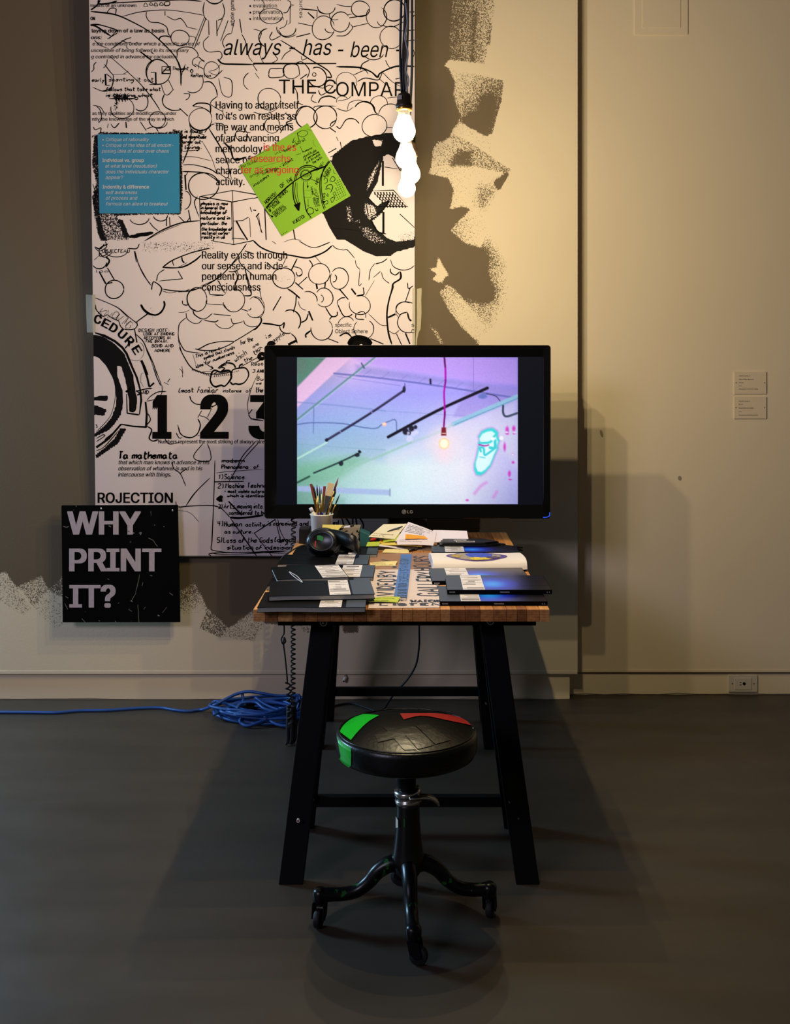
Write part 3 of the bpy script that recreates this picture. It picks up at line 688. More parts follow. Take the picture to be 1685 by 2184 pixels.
for sp, w in [("515,520 740,535", 12), ("550,545 740,530 790,470", 7), ("460,620 480,675 740,690", 8), ("740,650 740,690 780,750", 12), ("240,780 270,850 370,915 460,910 560,830", 12), ("580,840 860,870", 9), ("130,820 150,920 250,990 330,990 390,940", 9), ("420,940 590,970 660,940", 13), ("600,990 680,1060 790,1080 870,1050 920,1000", 8), ("865,910 880,970 920,1000 1060,965", 10), ("1070,940 1100,1010 1200,1050 1310,1030", 9),
 ("1350,890 1365,950 1310,1040 1100,1180 900,1300", 12), ("275,1410 340,1410 500,1330 700,1290 860,1285 905,1300 780,1370 600,1430 400,1435 290,1410", 13), ("130,900 30,990 5,1100 10,1250 80,1400 150,1450 360,1480", 10), ("0,1260 40,1400 90,1540", 7), ("1380,995 1500,1010 1670,1030", 14), ("0,815 100,810 200,770", 5), ("0,480 100,470 200,430", 10), ("70,620 80,680 130,695 160,690", 11), ("1040,760 1140,795", 9), ("1190,740 1180,770 1140,775", 10), ("1340,460 1360,610", 6), ("1545,780 1680,550", 7), ("920,130 965,210 960,280 930,340 940,440", 10), ("1110,170 1160,330 1195,520 1060,545", 9), ("640,280 700,380 760,490", 9), ("360,390 600,280 700,180", 9), ("1450,0 1570,110", 14), ("150,0 0,80", 6)]: S(sp, w)
dr.frame(380, 740, 7.66)
for sp, w in [("20,0 80,130 200,320 330,400 520,440 700,440 850,410", 12), ("400,400 540,400", 5), ("540,470 525,540 560,620 620,650 700,625 760,640 830,570 870,490 850,400 780,385 690,410 600,380 550,420 540,470", 21), ("870,420 900,370 1000,345 1100,345 1150,420 1140,500 1080,580 1000,610 940,600 890,610 850,570", 18), ("650,350 720,290 800,260 900,280 940,340", 20), ("670,360 740,300 790,290", 14), ("780,260 800,230 850,220", 12), ("1000,340 1010,300 1060,275", 20), ("410,240 570,350 540,305", 9), ("570,350 520,375", 9), ("1030,320 1390,120", 8), ("1240,270 1390,190", 10), ("1310,430 1220,620 1160,800 1135,950 1150,1080 1200,1200", 7), ("10,1320 30,1400 110,1470 220,1480 320,1410 360,1280 340,1200 320,1180", 11), ("190,800 220,880 290,930 370,940", 12), ("580,440 660,400 690,420 840,395", 9), ("560,740 580,800", 6), ("320,1155 385,1040", 9), ("350,1120 450,1150 510,1200", 10), ("480,1145 560,980", 9), ("510,960 570,970 640,930", 14), ("1150,1100 1210,1020", 10), ("1210,1170 1390,1205", 9), ("20,350 70,410 75,500", 6), ("240,120 290,280", 5), ("700,330 760,350 700,400", 14), ("320,1440 350,1450", 7)]: S(sp, w)
for i in range(12): S([(240 + i * 26, 350 + i * 9 + (8 if i > 8 else 0)), (228 + i * 26, 385 + i * 9)], 9, False)
for i in range(9): S([(600 + i * 32, 462 - i * 3), (588 + i * 32, 492 - i * 3)], 9, False)
for i in range(4): S([(890 + i * 32, 410 - i * 10), (880 + i * 32, 430 - i * 10)], 8, False)
C(1370, 150, 45, 40, 0, 360, 40); C(1350, 60, 60, 50, 150, 300, 9)
# molecules right of centre, above the screen
dr.frame(540, 500, 4.68)
for a in [(305, 435, 115, 100, 0, 360, 7), (300, 440, 108, 98, 60, 200, 5), (660, 395, 105, 104, 0, 360, 6), (860, 440, 92, 105, -140, 210, 7), (710, 630, 86, 95, -150, 140, 6), (545, 660, 95, 90, -110, 10, 6), (545, 665, 95, 90, 100, 180, 5), (1065, 705, 106, 95, -90, 200, 6), (1105, 945, 102, 95, -60, 230, 6), (685, 945, 106, 112, 0, 190, 7), (685, 940, 106, 100, -50, 0, 6), (370, 870, 105, 115, -120, 40, 9), (340, 920, 75, 70, 60, 190, 7), (930, 910, 85, 90, 190, 330, 6), (1530, 745, 105, 75, 130, 330, 6), (800, 435, 32, 40, -60, 100, 7), (670, 640, 32, 38, -80, 80, 6), (460, 385, 30, 30, 0, 200, 6)]: C(*a)
for sp, w in [("0,60 80,130 200,180 380,210 530,235 620,215 720,170 790,110", 11), ("790,105 830,140 900,155 940,155 1015,240", 5), ("1020,255 1030,310 1065,350", 6), ("1065,350 1055,505 1085,490", 5), ("1215,290 1170,355 1155,460", 6), ("1220,295 1290,275 1340,240", 8), ("1370,250 1400,320 1480,355 1560,345 1610,310", 6), ("1370,340 1375,380 1420,405 1465,370", 8), ("1470,370 1470,440 1400,490 1390,540 1355,660 1335,800 1350,980 1385,1100", 13),
 ("1565,685 1500,675 1440,710 1425,780 1450,830", 5), ("1540,775 1470,800 1440,880 1470,950 1530,980 1600,975", 7), ("1540,780 1555,840 1580,865", 12), ("1345,830 1420,795", 11), ("440,240 400,320 380,360", 9), ("330,230 300,300", 5), ("420,480 500,550", 9), ("540,425 450,505", 8), ("340,540 400,580 470,640", 10), ("630,490 640,545", 11), ("720,480 715,535", 10), ("860,545 950,650", 9), ("980,540 1025,600", 10), ("1030,615 1100,600 1105,565", 9), ("845,660 880,635 920,630", 7), ("840,690 900,810 960,815 990,795", 8), ("845,655 840,690", 7),
 ("720,725 780,815 835,810 840,770", 8), ("760,850 785,820", 8), ("555,765 595,860", 11), ("430,610 425,690 400,780", 9), ("480,880 530,850 550,790", 9), ("1025,790 1030,840 1110,850", 8), ("1040,785 1090,770 1120,790 1125,835", 6), ("1150,790 1270,900 1350,910", 4), ("1120,610 1210,460", 4), ("90,885 180,895 270,910 310,880 300,940", 10), ("0,620 60,650 110,740 80,820 0,830", 6), ("75,820 80,870 30,940 0,950", 9), ("280,620 200,760", 5), ("1200,430 1270,370", 5), ("1280,375 1300,440 1360,490", 6), ("380,990 420,1030 440,1085", 9), ("575,960 525,1000 530,1030", 12), ("750,1040 850,1080", 6), ("1170,1040 1300,1095", 8), ("860,1015 920,985 960,1000 1000,1050", 11), ("350,1100 430,1060", 14), ("1350,960 1410,990 1460,955", 5), ("1430,990 1480,1100", 6), ("1520,985 1565,1095", 10), ("560,255 590,300 585,330", 7), ("620,220 680,290", 5), ("400,320 470,340 490,390 440,420", 6), ("60,540 85,650", 4), ("1540,480 1550,540 1600,510", 7), ("1565,540 1520,670", 6), ("1100,530 1105,570", 8)]: S(sp, w)
C(1065, 1105, 102, 78, 180, 360, 30); C(1065, 1115, 80, 60, 180, 360, 60); C(185, 1102, 22, 18, 0, 360, 30)
# wheel, lower left
dr.frame(180, 600, 7.66)
for sp, w in [("175,840 330,890 500,980 620,1080 690,1180 760,1350 830,1532", 24), ("840,860 960,980 1020,1110 1130,1350 1190,1532", 11), ("1010,1120 1090,1300 1150,1480", 6), ("820,780 860,1000", 12), ("165,265 400,360 560,440 700,560 800,640 865,700 830,770 740,790 650,780", 12), ("180,380 200,470 300,570 380,540", 11), ("380,550 470,610 560,650 590,730 650,790", 11), ("920,380 960,460 1040,530 1150,550 1250,500 1310,400 1295,320", 15), ("1035,535 860,660", 10), ("860,660 870,720", 8), ("700,920 720,1020 660,1100", 14), ("930,1290 980,1400 1025,1532", 30), ("760,1280 850,1300 920,1280", 5), ("560,440 640,520 720,600", 6)]: S(sp, w, w < 20)
C(870, 1130, 110, 140, -70, 70, 5)
dr.frame(180, 780, 7.66)
for sp, w in [("780,0 860,200 910,380 930,560 900,800", 24), ("700,775 890,802", 18), ("690,460 700,780", 13), ("600,955 800,990 1020,1002", 19), ("1000,590 1020,790 1010,1000", 26), ("600,955 400,1190 195,1335", 22), ("600,960 480,1090 330,1210", 14), ("960,0 1030,200 1060,340", 26), ("1060,350 1140,280", 24), ("1120,0 1180,180 1250,330", 10), ("1140,0 1210,180 1265,330", 9), ("1020,570 1080,500 1200,430 1340,420", 11), ("1020,580 1150,550 1230,500 1270,430 1270,320", 9), ("1040,780 1080,880 1020,970", 12), ("1030,990 1100,1050 1060,1180 1120,1230 1210,1205", 14), ("840,420 1000,380 1110,370", 16), ("850,400 900,460 860,480", 16), ("880,470 940,480", 12), ("680,430 760,360", 22), ("745,600 760,740 830,730 850,580", 12), ("390,50 480,230 510,420 480,660 400,860 195,1080", 7), ("195,1240 330,1150 300,1130 195,1190", 10), ("195,1390 330,1320 560,1060", 10), ("1500,1095 1550,1180 1600,1170", 10), ("1525,960 1560,1090 1640,1165", 8), ("190,950 210,1000 195,1010", 9), ("1590,0 1610,100 1600,180", 5), ("1300,270 1380,310", 6), ("1360,270 1400,210", 8), ("920,280 930,140 970,120", 4), ("970,350 920,260", 4), ("1310,1180 1360,1260 1420,1280 1560,1250", 9)]: S(sp, w, w < 18)
dr.frame(120, 800, 3.51)
for sp, w in [("910,375 930,440 990,465 1050,450 1080,380 1060,330", 4), ("1100,510 1030,600 1060,640 1150,640 1155,580 1130,510", 5), ("1150,770 1040,880 970,980", 6), ("870,650 880,700 930,740 970,830", 5), ("925,738 975,700", 5), ("895,945 910,985 1000,980 1150,975 1220,990 1260,1020 1300,1065", 5), ("1300,1065 1400,1210 1500,1355", 6), ("1480,1180 1615,1355", 5), ("1480,1185 1640,1080", 6), ("1500,490 1400,600 1350,700 1290,800", 5), ("1520,500 1420,610 1340,720", 4), ("1290,945 1390,1050", 8), ("910,1010 1000,1030 1070,1100", 2), ("1640,1080 1680,1240 1685,1260", 4), ("1300,1065 1380,1070 1550,1050", 11), ("1440,300 1470,330 1550,340", 5), ("1215,920 1240,905 1210,930 1245,940 1205,930 1240,910 1220,950", 12)]: S(sp, w)
dr.frame(420, 950, 4.956)
for sp, w in [("190,155 185,380 175,640 160,1000 150,1080 180,1110 400,1130 950,1115", 7), ("200,290 350,275 705,250", 4), ("180,385 495,380", 7), ("150,1170 150,1140 500,1130 960,1140", 6), ("170,1140 250,1150 500,1145 930,1120", 5), ("855,775 880,900 960,1050", 6), ("260,162 505,162", 8), ("190,1165 800,1180 960,1165", 4)]: S(sp, w)
dr.build('ink_drawing', M_ink, poster, 'stuff')

# handwriting
hw = Print(Q, 0.0013); hw.heavy = 1.2; P = hw.pen
hw.frame(180, 0, 4.68)
for a in [(78, 195, 815, 34, 'early', 7), (245, 690, 812, 36, 'scenting it out', 6), (220, 760, 908, 36, 'follows that take what', 7), (220, 680, 968, 36, 'is thinking what', 8), (880, 1040, 700, 34, 'Thought', 6), (1065, 1260, 770, 34, 'Reflection', 6), (885, 1180, 1325, 34, 'Here is found', 8), (80, 120, 1375, 34, 'rk', 7)]: P(*a)
C_ = hw.arc; C_(1072, 710, 13, 14, 0, 360, 8)
hw.frame(180, 260, 4.68)
for a in [(960, 1215, 165, 36, 'and magnitude', 9), (975, 1180, 215, 34, 'larger out-', 8), (1005, 1165, 270, 36, 'living.', 9), (1165, 1430, 830, 34, 'physics is now', 8), (1165, 1400, 872, 34, 'in general the', 8), (1165, 1420, 920, 36, 'knowledge of', 9), (1165, 1450, 975, 34, 'nature and in', 9), (1170, 1420, 1028, 34, 'particular. the', 8), (1170, 1475, 1085, 34, 'the knowledge of', 8), (1175, 1450, 1125, 34, 'material corpo-', 8), (1175, 1400, 1165, 34, 'reality in us', 8), (180, 450, 1305, 34, 'OBJECTEAU', 6)]: P(*a)
hw.frame(180, 520, 4.68); P(120, 240, 285, 30, 'loc', 4)
hw.frame(180, 600, 7.66)
for a in [(890, 1380, 825, 50, 'DESIGN NOTE:', 10), (970, 1465, 880, 44, 'LOOK AT BINDING', 10), (980, 1400, 945, 44, 'RECEPTORS IN', 10), (1000, 1360, 1000, 44, 'THE BRAIN.', 10), (1105, 1450, 1078, 50, 'BOND AND', 10), (1145, 1400, 1152, 46, 'ADHERE', 10)]: P(*a)
for ch, x, y in zip('KNOWING', (225, 320, 440, 500, 590, 620, 660), (530, 560, 575, 620, 650, 690, 740)): P(x, x + 75, y, 118, ch, 7, -32, .15)
hw.frame(380, 740, 7.66)
for a in [(300, 720, 180, 60, 'This is now a', 10, 20), (425, 960, 205, 50, 'symbol that stands', 10, 20), (300, 960, 345, 54, 'idea for numberness', 11, 21), (940, 1170, 250, 95, 'which', 8, 35), (1090, 1230, 255, 60, 'the', 10, 25), (1200, 1390, 310, 60, 'Reco', 9, 5), (1215, 1255, 415, 50, '3', 9, 0), (1290, 1390, 420, 55, 'AHI', 14, 0), (1290, 1385, 545, 60, 'Bu', 10, 0), (1270, 1360, 610, 46, 'we', 9, 0), (1265, 1385, 740, 80, 'the', 11, 0), (10, 250, 745, 70, '(most', 12, 2), (315, 650, 745, 90, 'familiar', 10, 0), (735, 1030, 740, 60, 'instance', 10, 0), (1110, 1190, 740, 60, 'of', 9, 0)]: P(*a)
hw.frame(380, 560, 7.66)
for a in [(1030, 1240, 1345, 70, 'for the', 10, 20), (1230, 1340, 1400, 60, 'one', 8, 32), (1450, 1540, 1240, 60, 'is', 10, 28), (1560, 1780, 1300, 66, 'apple', 9, 34), (1250, 1390, 1510, 70, 'thr', 10, 30)]: P(*a)
hw.frame(420, 950, 4.956)
for a in [(265, 500, 178, 40, 'modern', 8), (260, 545, 245, 42, 'Phenomena', 8), (600, 650, 245, 40, 'of', 7), (230, 270, 355, 50, '1)', 7), (290, 500, 355, 50, 'Science', 8), (220, 275, 450, 46, '2)', 8), (305, 495, 448, 48, 'Machine', 8), (535, 730, 445, 48, 'Techno', 8), (290, 730, 500, 32, '- most visible outgrow', 8), (320, 720, 545, 30, 'which is identical', 8), (225, 265, 665, 42, '3)', 8), (285, 690, 665, 52, 'Arts moving into', 8), (340, 730, 730, 42, 'considered to be', 8), (220, 270, 850, 50, '4)', 8), (290, 470, 855, 54, 'Human', 9), (515, 710, 855, 46, 'activity', 8), (750, 1180, 845, 44, 'is conceived and', 8), (1440, 1500, 835, 44, 'ed', 8), (295, 585, 930, 42, 'as culture.', 8), (215, 260, 1025, 52, '5)', 8), (280, 800, 1025, 52, 'Loss of the Gods', 8), (820, 1045, 1020, 54, '(degod', 9), (320, 1000, 1098, 44, 'situation of indecision', 8)]: P(*a)
hw.frame(120, 800, 3.51)
P(470, 905, 625, 52, 'Ta mathemata', 9); P(474, 905, 622, 48, 'Ta mathemata', 6); P(620, 690, 140, 26, 'AND', 6)
hw.build('handwriting', M_ink, poster, 'stuff')

# printed lettering
def block(rows, m=M_ink, lift=0.0016, parent=poster, frame=(0, 0, 1), fn=Q, name='printed_text'):
    for r in rows:
        t = Print(fn, lift).frame(*frame); t.text(*r); t.build(name, m, parent)
BI = .22
A_ = (180, 0, 4.68)
block([(62, 520, 72, 47, 'means of an unknown', .018), (62, 108, 203, 46, 'ON', .05)], frame=A_)
block([(75, 800, 325, 48, 'laying down of a law as basis', .045), (65, 170, 392, 48, 'ons:', .045, BI), (80, 1150, 455, 47, 'e the conditions under which a specific series of', .018, BI), (66, 1040, 520, 47, 'usceptible of being follwed in its necessary', .018, BI), (66, 925, 584, 47, 'g controlled in advance by cacluation', .018, BI)], frame=A_)
block([(80, 920, 1148, 45, 'as they qualities and modifications under', .018), (80, 895, 1206, 45, 'ntly the knowledge of the way in which', .018)], frame=A_)
block([(1495, 1790, 262, 56, 'whole gamut', .01, 0, 90)], frame=A_)
C2 = (540, 0, 4.68)
block([(0, 275, 12, 52, 'verification', .006), (0, 238, 76, 52, 'evaluation', .006), (0, 285, 139, 52, 'preservation', .006), (0, 305, 203, 52, 'interpretation', .006)], frame=C2)
block([(462, 690, -45, 52, 'sources', .006, 0, -90)], frame=C2)
block([(476, 704, 117.5, 46, 'always - has', 0, BI), (718, 853, 122, 46, '- been -', 0, BI), (877, 884, 122, 30, 'o', 0)])
block([(595, 717, 200, 41.5, 'THE C', 0), (717, 864, 205.5, 41.5, 'OMPAR', 0)])
block([(460, 638, 232, 21.5, 'Having to adapt itself', .022), (460, 631, 255.5, 21.5, "to it’s own results as", .022), (460, 626, 278.5, 21.5, 'the way and means', .022), (460, 595, 302, 21.5, 'of an advancing', .022), (460, 560, 325, 21.5, 'methodolgy', .022), (460, 535, 348.5, 21.5, 'sence of', .022), (461, 516, 371.5, 21.5, 'charac', .022), (461, 522, 395, 21.5, 'activity.', .022)])
block([(431, 613, 551.5, 21.5, 'Reality exists through', .022), (431, 613, 574.5, 21.5, 'our senses and is de-', .022), (431, 590, 597, 21.5, 'pendent on human', .022), (431, 556, 620, 21.5, 'consciousness', .022)])
block([(715, 750, 697, 11.5, 'specific', .01), (715, 784, 710.5, 11.5, 'Object Sphere', .01), (877.5, 883.5, 697, 11.5, 's', .01), (877.5, 884, 710.5, 11.5, 'C', .01)])
for ch, x, y, r in [('C', 147, 675, -12), ('E', 268, 721, -27), ('D', 392, 786, -33), ('U', 530, 873, -41), ('R', 652, 977, -47), ('E', 767, 1102, -58)]:
    t = Print(Q, 0.0018).frame(180, 600, 7.66)
    t.text(x, x + 125, y, 190, ch, .06, 0, r)
    t.build('printed_text', M_ink, poster)
block([(325, 366, 933, 121, '1', .075), (427, 488, 933, 121, '2', .07), (530, 594, 933, 121, '3', .07)])
block([(338, 580, 945.5, 11, 'Numbers represent the most striking of always-already', .018)])
block([(252, 446, 990, 11.8, 'that which man knows in advance in his', .02, BI), (252, 431, 1003, 11.8, 'observation of whatever is and in his', .02, BI), (252, 365, 1016, 11.8, 'intercourse with things.', .02, BI)])
block([(208.5, 369, 1072, 29, 'ROJECTION', .035)])

# ------------------------------------------------------------------ cards, tape and the sign in front of the panel
def px_slab(cs, fn, th, lift):
    """board whose front corners are photograph points on a plane; th metres thick, front lifted"""
    mb = MB(); f = [fn(x, y, lift) for x, y in cs]
    return slab(mb, f, th)
blue = thing('blue_card', 'square blue card with white printed lines pinned on the upper left of the panel', 'card', tuple(Q(298, 455)))
px_slab([(213, 455.5), (384, 455), (383, 286), (209, 287)], Q, 0.0022, 0.0056).build('card', mat('blue_card', (20, 128, 168), 0.5), blue)
B_ = (180, 260, 4.68)
block([(180, 645, 195, 46, '• Critique of rationality', .004, BI), (180, 890, 252, 46, '• Critique of the idea of all encom-', .004, BI), (180, 842, 309, 46, 'posing idea of order over chaos', .004, BI), (182, 598, 402, 46, 'Individual vs. group', .035), (212, 722, 459, 46, 'at what level (resolution)', .004, BI), (214, 842, 516, 46, 'does the individuals character', .004, BI), (214, 386, 572, 46, 'appear?', .004, BI),
       (184, 650, 667, 46, 'Indentity & difference', .035), (216, 528, 722, 46, 'self awareness', .004, BI), (216, 528, 778, 46, 'of process and', .004, BI), (216, 832, 836, 46, 'formula can allow to breakout', .004, BI)], M_white_print, 0.0060, blue, B_)
for x, y in [(219, 285), (369, 284), (224.5, 456), (371, 457)]:
    p = Q(x, y, 0.004)
    MB().lathe([(0, .0025), (.004, .0016), (.0048, -.0015)], 10, Matrix.Translation(p) @ Matrix.Rotation(math.radians(90), 4, 'X')).build('pin', M_chrome, blue)

green = thing('green_card', 'lime green square sheet tilted on the panel, covered in black diagram sketches', 'card', tuple(Q(602, 504)))
M_green = mat('lime_card', (126, 176, 14), 0.7)
px_slab([(509.5, 355.5), (601.5, 504.5), (748, 418), (656.5, 263.5)], Q, 0.0016, 0.0042).build('card', M_green, green)
block([(563, 632, 322, 21.5, 'is the es', .022), (535, 620, 346, 21.5, 'researchs', .022), (514, 637, 370, 21.5, 'ter as ongoing', .022)], M_red_print, 0.0046, green)
g = Print(Q, 0.0050).frame(500, 260, 6.48); S, C, P = g.stroke, g.arc, g.pen
for sp, w in [("430,1205 560,1060 700,930 820,830 920,765 1060,690 1180,650 1290,600", 17), ("1050,680 1170,640 1260,610", 8), ("1340,530 1260,630 1200,750 1180,860 1190,1000 1210,1120 1245,1220", 13), ("1310,540 1240,640 1210,760 1200,860 1210,1000 1225,1100 1260,1200", 12), ("830,820 850,730 910,640 1000,605 1100,620 1150,650", 13), ("850,800 880,710 950,640 1040,630 1120,660", 10), ("1100,640 1160,640 1140,680", 9),
 ("815,820 810,950 825,1080 860,1160", 13), ("850,830 835,960 850,1060 880,1140", 9), ("870,830 870,1000 900,1140", 6), ("960,820 955,950 975,1120 1000,1240 1070,1335", 12), ("1015,830 1015,920", 6), ("1020,1070 1020,1160", 5), ("1010,1150 1022,1172 1034,1150", 6), ("1060,790 1170,845", 7), ("430,1210 470,1270 520,1315", 9),
 ("1240,810 1250,780 1285,790 1280,840 1240,850", 8), ("1320,820 1350,760 1390,780 1380,820 1320,820", 9), ("1260,940 1290,880 1340,870 1360,910 1330,980", 10), ("1270,940 1300,920 1330,940", 9), ("1290,990 1280,1020 1300,1030 1300,1000", 8), ("1330,1060 1390,1040 1350,1120 1330,1060", 9), ("1360,990 1390,970 1405,1000 1380,1020 1360,990", 7), ("1370,670 1380,710 1400,715", 6), ("1390,840 1410,855", 6), ("1240,1110 1285,1090 1290,1130 1250,1140", 8), ("1400,910 1410,940", 5),
 ("870,150 880,200 900,270", 8), ("865,170 920,130 990,125 1010,170 950,210 880,190", 7), ("800,300 830,220 810,290 850,260", 6), ("910,340 940,410", 5), ("960,540 965,660", 3), ("1090,250 1090,300 1130,350", 3), ("1000,100 1080,130", 4), ("240,500 450,400", 3), ("300,640 600,560", 3), ("850,460 920,440", 5), ("640,590 700,560", 4), ("1040,1335 1060,1320", 5)]: S(sp, w)
for a in [(990, 740, 70, 66, 0, 360, 12), (990, 740, 84, 80, 0, 360, 4), (1050, 1232, 46, 46, 0, 360, 10)]: C(*a)
for i in range(9): S([(935 + i * 13, 705 + abs(i - 4) * 5), (940 + i * 13, 775 - abs(i - 4) * 5)], 5, False)
for i in range(7):
    S([(970 + i * 14, 950), (976 + i * 14, 950)], 5, False); S([(970 + i * 14, 1050), (976 + i * 14, 1050)], 5, False)
    S([(970, 955 + i * 14), (970, 961 + i * 14)], 5, False); S([(1060, 955 + i * 14), (1060, 961 + i * 14)], 5, False)
g.poly("820,1150 915,1110 900,1230 880,1232"); g.poly("505,1290 545,1305 520,1330"); g.poly("1000,885 1030,885 1015,925")
for a in [(100, 345, 640, 46, 'Particular', 5, 22), (220, 480, 775, 46, 'ongoing', 5, 24), (390, 600, 740, 46, 'something', 5, 24), (275, 520, 900, 46, 'incomn', 10, 34), (560, 860, 690, 42, 'an - intent', 8, 32), (570, 700, 460, 40, 'into', 4, 24), (700, 1030, 420, 44, 'bear arbitrat', 7, 30), (950, 1090, 430, 34, 'humans', 7, 24), (960, 1160, 500, 34, 'plentitude', 7, 28), (975, 1200, 540, 34, 'of perceiving', 7, 30), (1000, 1220, 580, 34, 'are ibrados', 7, 32), (1090, 1240, 585, 32, 'the hetin', 7, 34),
          (440, 640, 1140, 48, 'HORIZON', 10, 42), (650, 720, 920, 48, 'OF', 9, 38), (745, 830, 855, 46, 'THE', 9, 36), (460, 830, 1210, 46, 'INCESSANT-OTHERS', 9, 41), (495, 530, 1250, 40, 'OF', 8, 40), (540, 670, 1200, 42, 'CHANGE', 8, 42), (545, 740, 1290, 40, 'CONTINUAL', 7, 38), (575, 770, 1320, 40, 'UNPLEASANT', 7, 38), (820, 1000, 1415, 44, 'INJECTED', 9, 31), (1150, 1245, 870, 36, 'PARTICL', 7, 74), (1195, 1290, 655, 36, 'ODEN', 7, 60), (1180, 1330, 1165, 34, 'STIMULE', 8, 97), (1150, 1250, 1020, 30, 'OF', 7, 95), (1250, 1380, 1120, 34, 'OF FACTS', 8, 88), (1260, 1370, 770, 36, 'KNOW', 9, 66), (1300, 1420, 760, 36, 'PERCEP', 8, 70)]: P(*a)
for i, ch in enumerate('WHAT BEEN 3'): P(1050 + i * 7, 1082 + i * 7, 905 + i * 30, 30, ch, 8, -70) if ch != ' ' else None
for i in range(7):
    for j in range(9):
        x = 1600 - i * 26 - j * 11 - 60; y = 1010 - j * 26 + i * 15
        if 1400 < x: C(x, y, 3.5, 3.5, 0, 360, 6)
for i in range(4): C(660 + i * 22, 1560 - i * 14, 3, 3, 0, 360, 6)
g.build('ink_drawing', M_ink, green, 'stuff')

def tape(label, rows, edge, sgn, base):
    """rows: (y, outer x); the strip lies on the panel face, turns over its edge and sticks to the wall"""
    ta = thing('masking_tape', label, 'tape', tuple(base))
    vs = []; n = 5
    for y, xo in rows:
        ex = edge(y); back = Q(ex, y).y + .0225
        fr = [Q(ex + sgn * 5, y, .0014), Q(ex - sgn * .8, y, .0014)]
        side = Vector((fr[1].x, back, fr[1].z)); wall = Vector((fr[1].x, WL - .0012, fr[1].z)); out = W(xo, y, WL - .0012)
        vs += fr + [side, wall * .7 + out * .3, out]
    m = len(rows)
    mb = MB().add(vs, [(i * n + j, i * n + j + 1, (i + 1) * n + j + 1, (i + 1) * n + j) for i in range(m - 1) for j in range(n - 1)])
    mb.build('tape_strip', M_tape, ta)
tape('torn strip of pale masking tape holding the left edge of the panel', [(628, 183), (634, 183), (650, 183.5), (672, 184), (695, 185), (703, 185), (709, 185.5)], edge_x, 1, Q(192, 708))
tape('torn strip of cream masking tape down the right edge of the panel', [(614, 899), (620, 899.5), (640, 898.5), (668, 899), (694, 897.5), (702, 897), (709, 893), (722, 890), (736, 889)], lambda y: 884.5, -1, Q(890, 730))

# the black sign
SD = 4.555
def SG(x, y, l=0.0): return W(x, y, SD) - Vector((0, l, 0))
sign = thing('why_print_sign', 'square black sign reading WHY PRINT IT? at the lower left corner of the panel', 'sign', tuple(SG(258, 1328)))
SC_ = [(133.7, 1327.5), (383.7, 1327), (378.5, 1077.3), (131, 1078.5)]
slab(MB(), [SG(x, y) for x, y in SC_], 0.012).build('board', chips_mat('scuffed_black_board', (6, 6, 6), (64, 58, 58), 0.75, 38, 0.735, 0.06), sign)
M_sign = mat('worn_sign_white', (186, 172, 178), 0.7, var=0.16, vscale=60)
S_ = (0, 1050, 4.012)
block([(575, 1207, 357, 262, 'WHY', .055), (592, 1382, 672, 258, 'PRINT', .055), (594, 990, 982, 255, 'IT?', .055)], M_sign, 0.0012, sign, S_, SG, 'white_lettering')
sc = Print(SG, 0.0014).frame(*S_)
for sp, w in [("540,290 570,298 590,290", 7), ("930,285 950,295", 9), ("1090,330 1150,350", 9), ("1190,350 1210,345 1200,365", 9), ("1270,390 1310,410 1330,440 1350,465", 5), ("1160,860 1185,760 1195,700", 4), ("1130,920 1165,860", 4), ("1180,960 1190,1110", 4), ("1120,925 1135,935", 10), ("1215,800 1225,770", 5), ("560,890 585,905", 6), ("555,950 580,1000", 5), ("700,1080 730,1110", 5), ("1350,1050 1365,1058", 9), ("1400,290 1406,296", 7), ("1320,278 1328,282", 7), ("1450,860 1480,880", 5), ("920,740 935,745", 7), ("1285,710 1305,715", 6), ("845,1095 855,1100", 6), ("985,1100 995,1112", 5), ("650,115 655,122", 6), ("1230,1000 1245,980", 4), ("1290,160 1295,200", 3), ("1390,1030 1430,980", 3), ("1010,950 1020,945", 5), ("1130,1020 1100,1000", 4)]: sc.stroke(sp, w)
sc.build('scuff_marks', mat('scuff_grey', (120, 112, 108), 0.8), sign, 'stuff')
for x, y in [(216, 1085), (368.5, 1089)]:
    MB().lathe([(0.0015, .0022), (.0045, .0014), (.005, -.001)], 10, Matrix.Translation(SG(x, y)) @ Matrix.Rotation(math.radians(90), 4, 'X')).build('eyelet', M_chrome, sign)
# stand-off battens carry the sign from the panel and the wall
MB().box(SG(300, 0).x, SG(330, 0).x, SD + 0.011, Q(300, 1150).y + 0.001, SG(0, 1180).z, SG(0, 1100).z).build('batten', M_black_plastic, sign)

# ------------------------------------------------------------------ hanging lamps
M_socket = mat('brown_socket', (52, 38, 24), 0.45)
def glow_glass(name, strength):
    m = bpy.data.materials.new(name); m.use_nodes = True
    nt = m.node_tree; nt.nodes.remove(nt.nodes['Principled BSDF'])
    e = nt.nodes.new('ShaderNodeEmission'); e.inputs['Color'].default_value = (*BULB_COLOR, 1); e.inputs['Strength'].default_value = strength
    t = nt.nodes.new('ShaderNodeBsdfTransparent'); ad = nt.nodes.new('ShaderNodeAddShader')
    nt.links.new(e.outputs[0], ad.inputs[0]); nt.links.new(t.outputs[0], ad.inputs[1])
    nt.links.new(ad.outputs[0], nt.nodes['Material Output'].inputs['Surface'])
    return m
M_bulb = glow_glass('glowing_bulb_glass', 4.0)
M_neck = glow_glass('glowing_bulb_neck', .35)
M_cord = mat('black_cord', (10, 10, 12), 0.5)
M_cord_w = mat('white_cord', (190, 186, 190), 0.5)
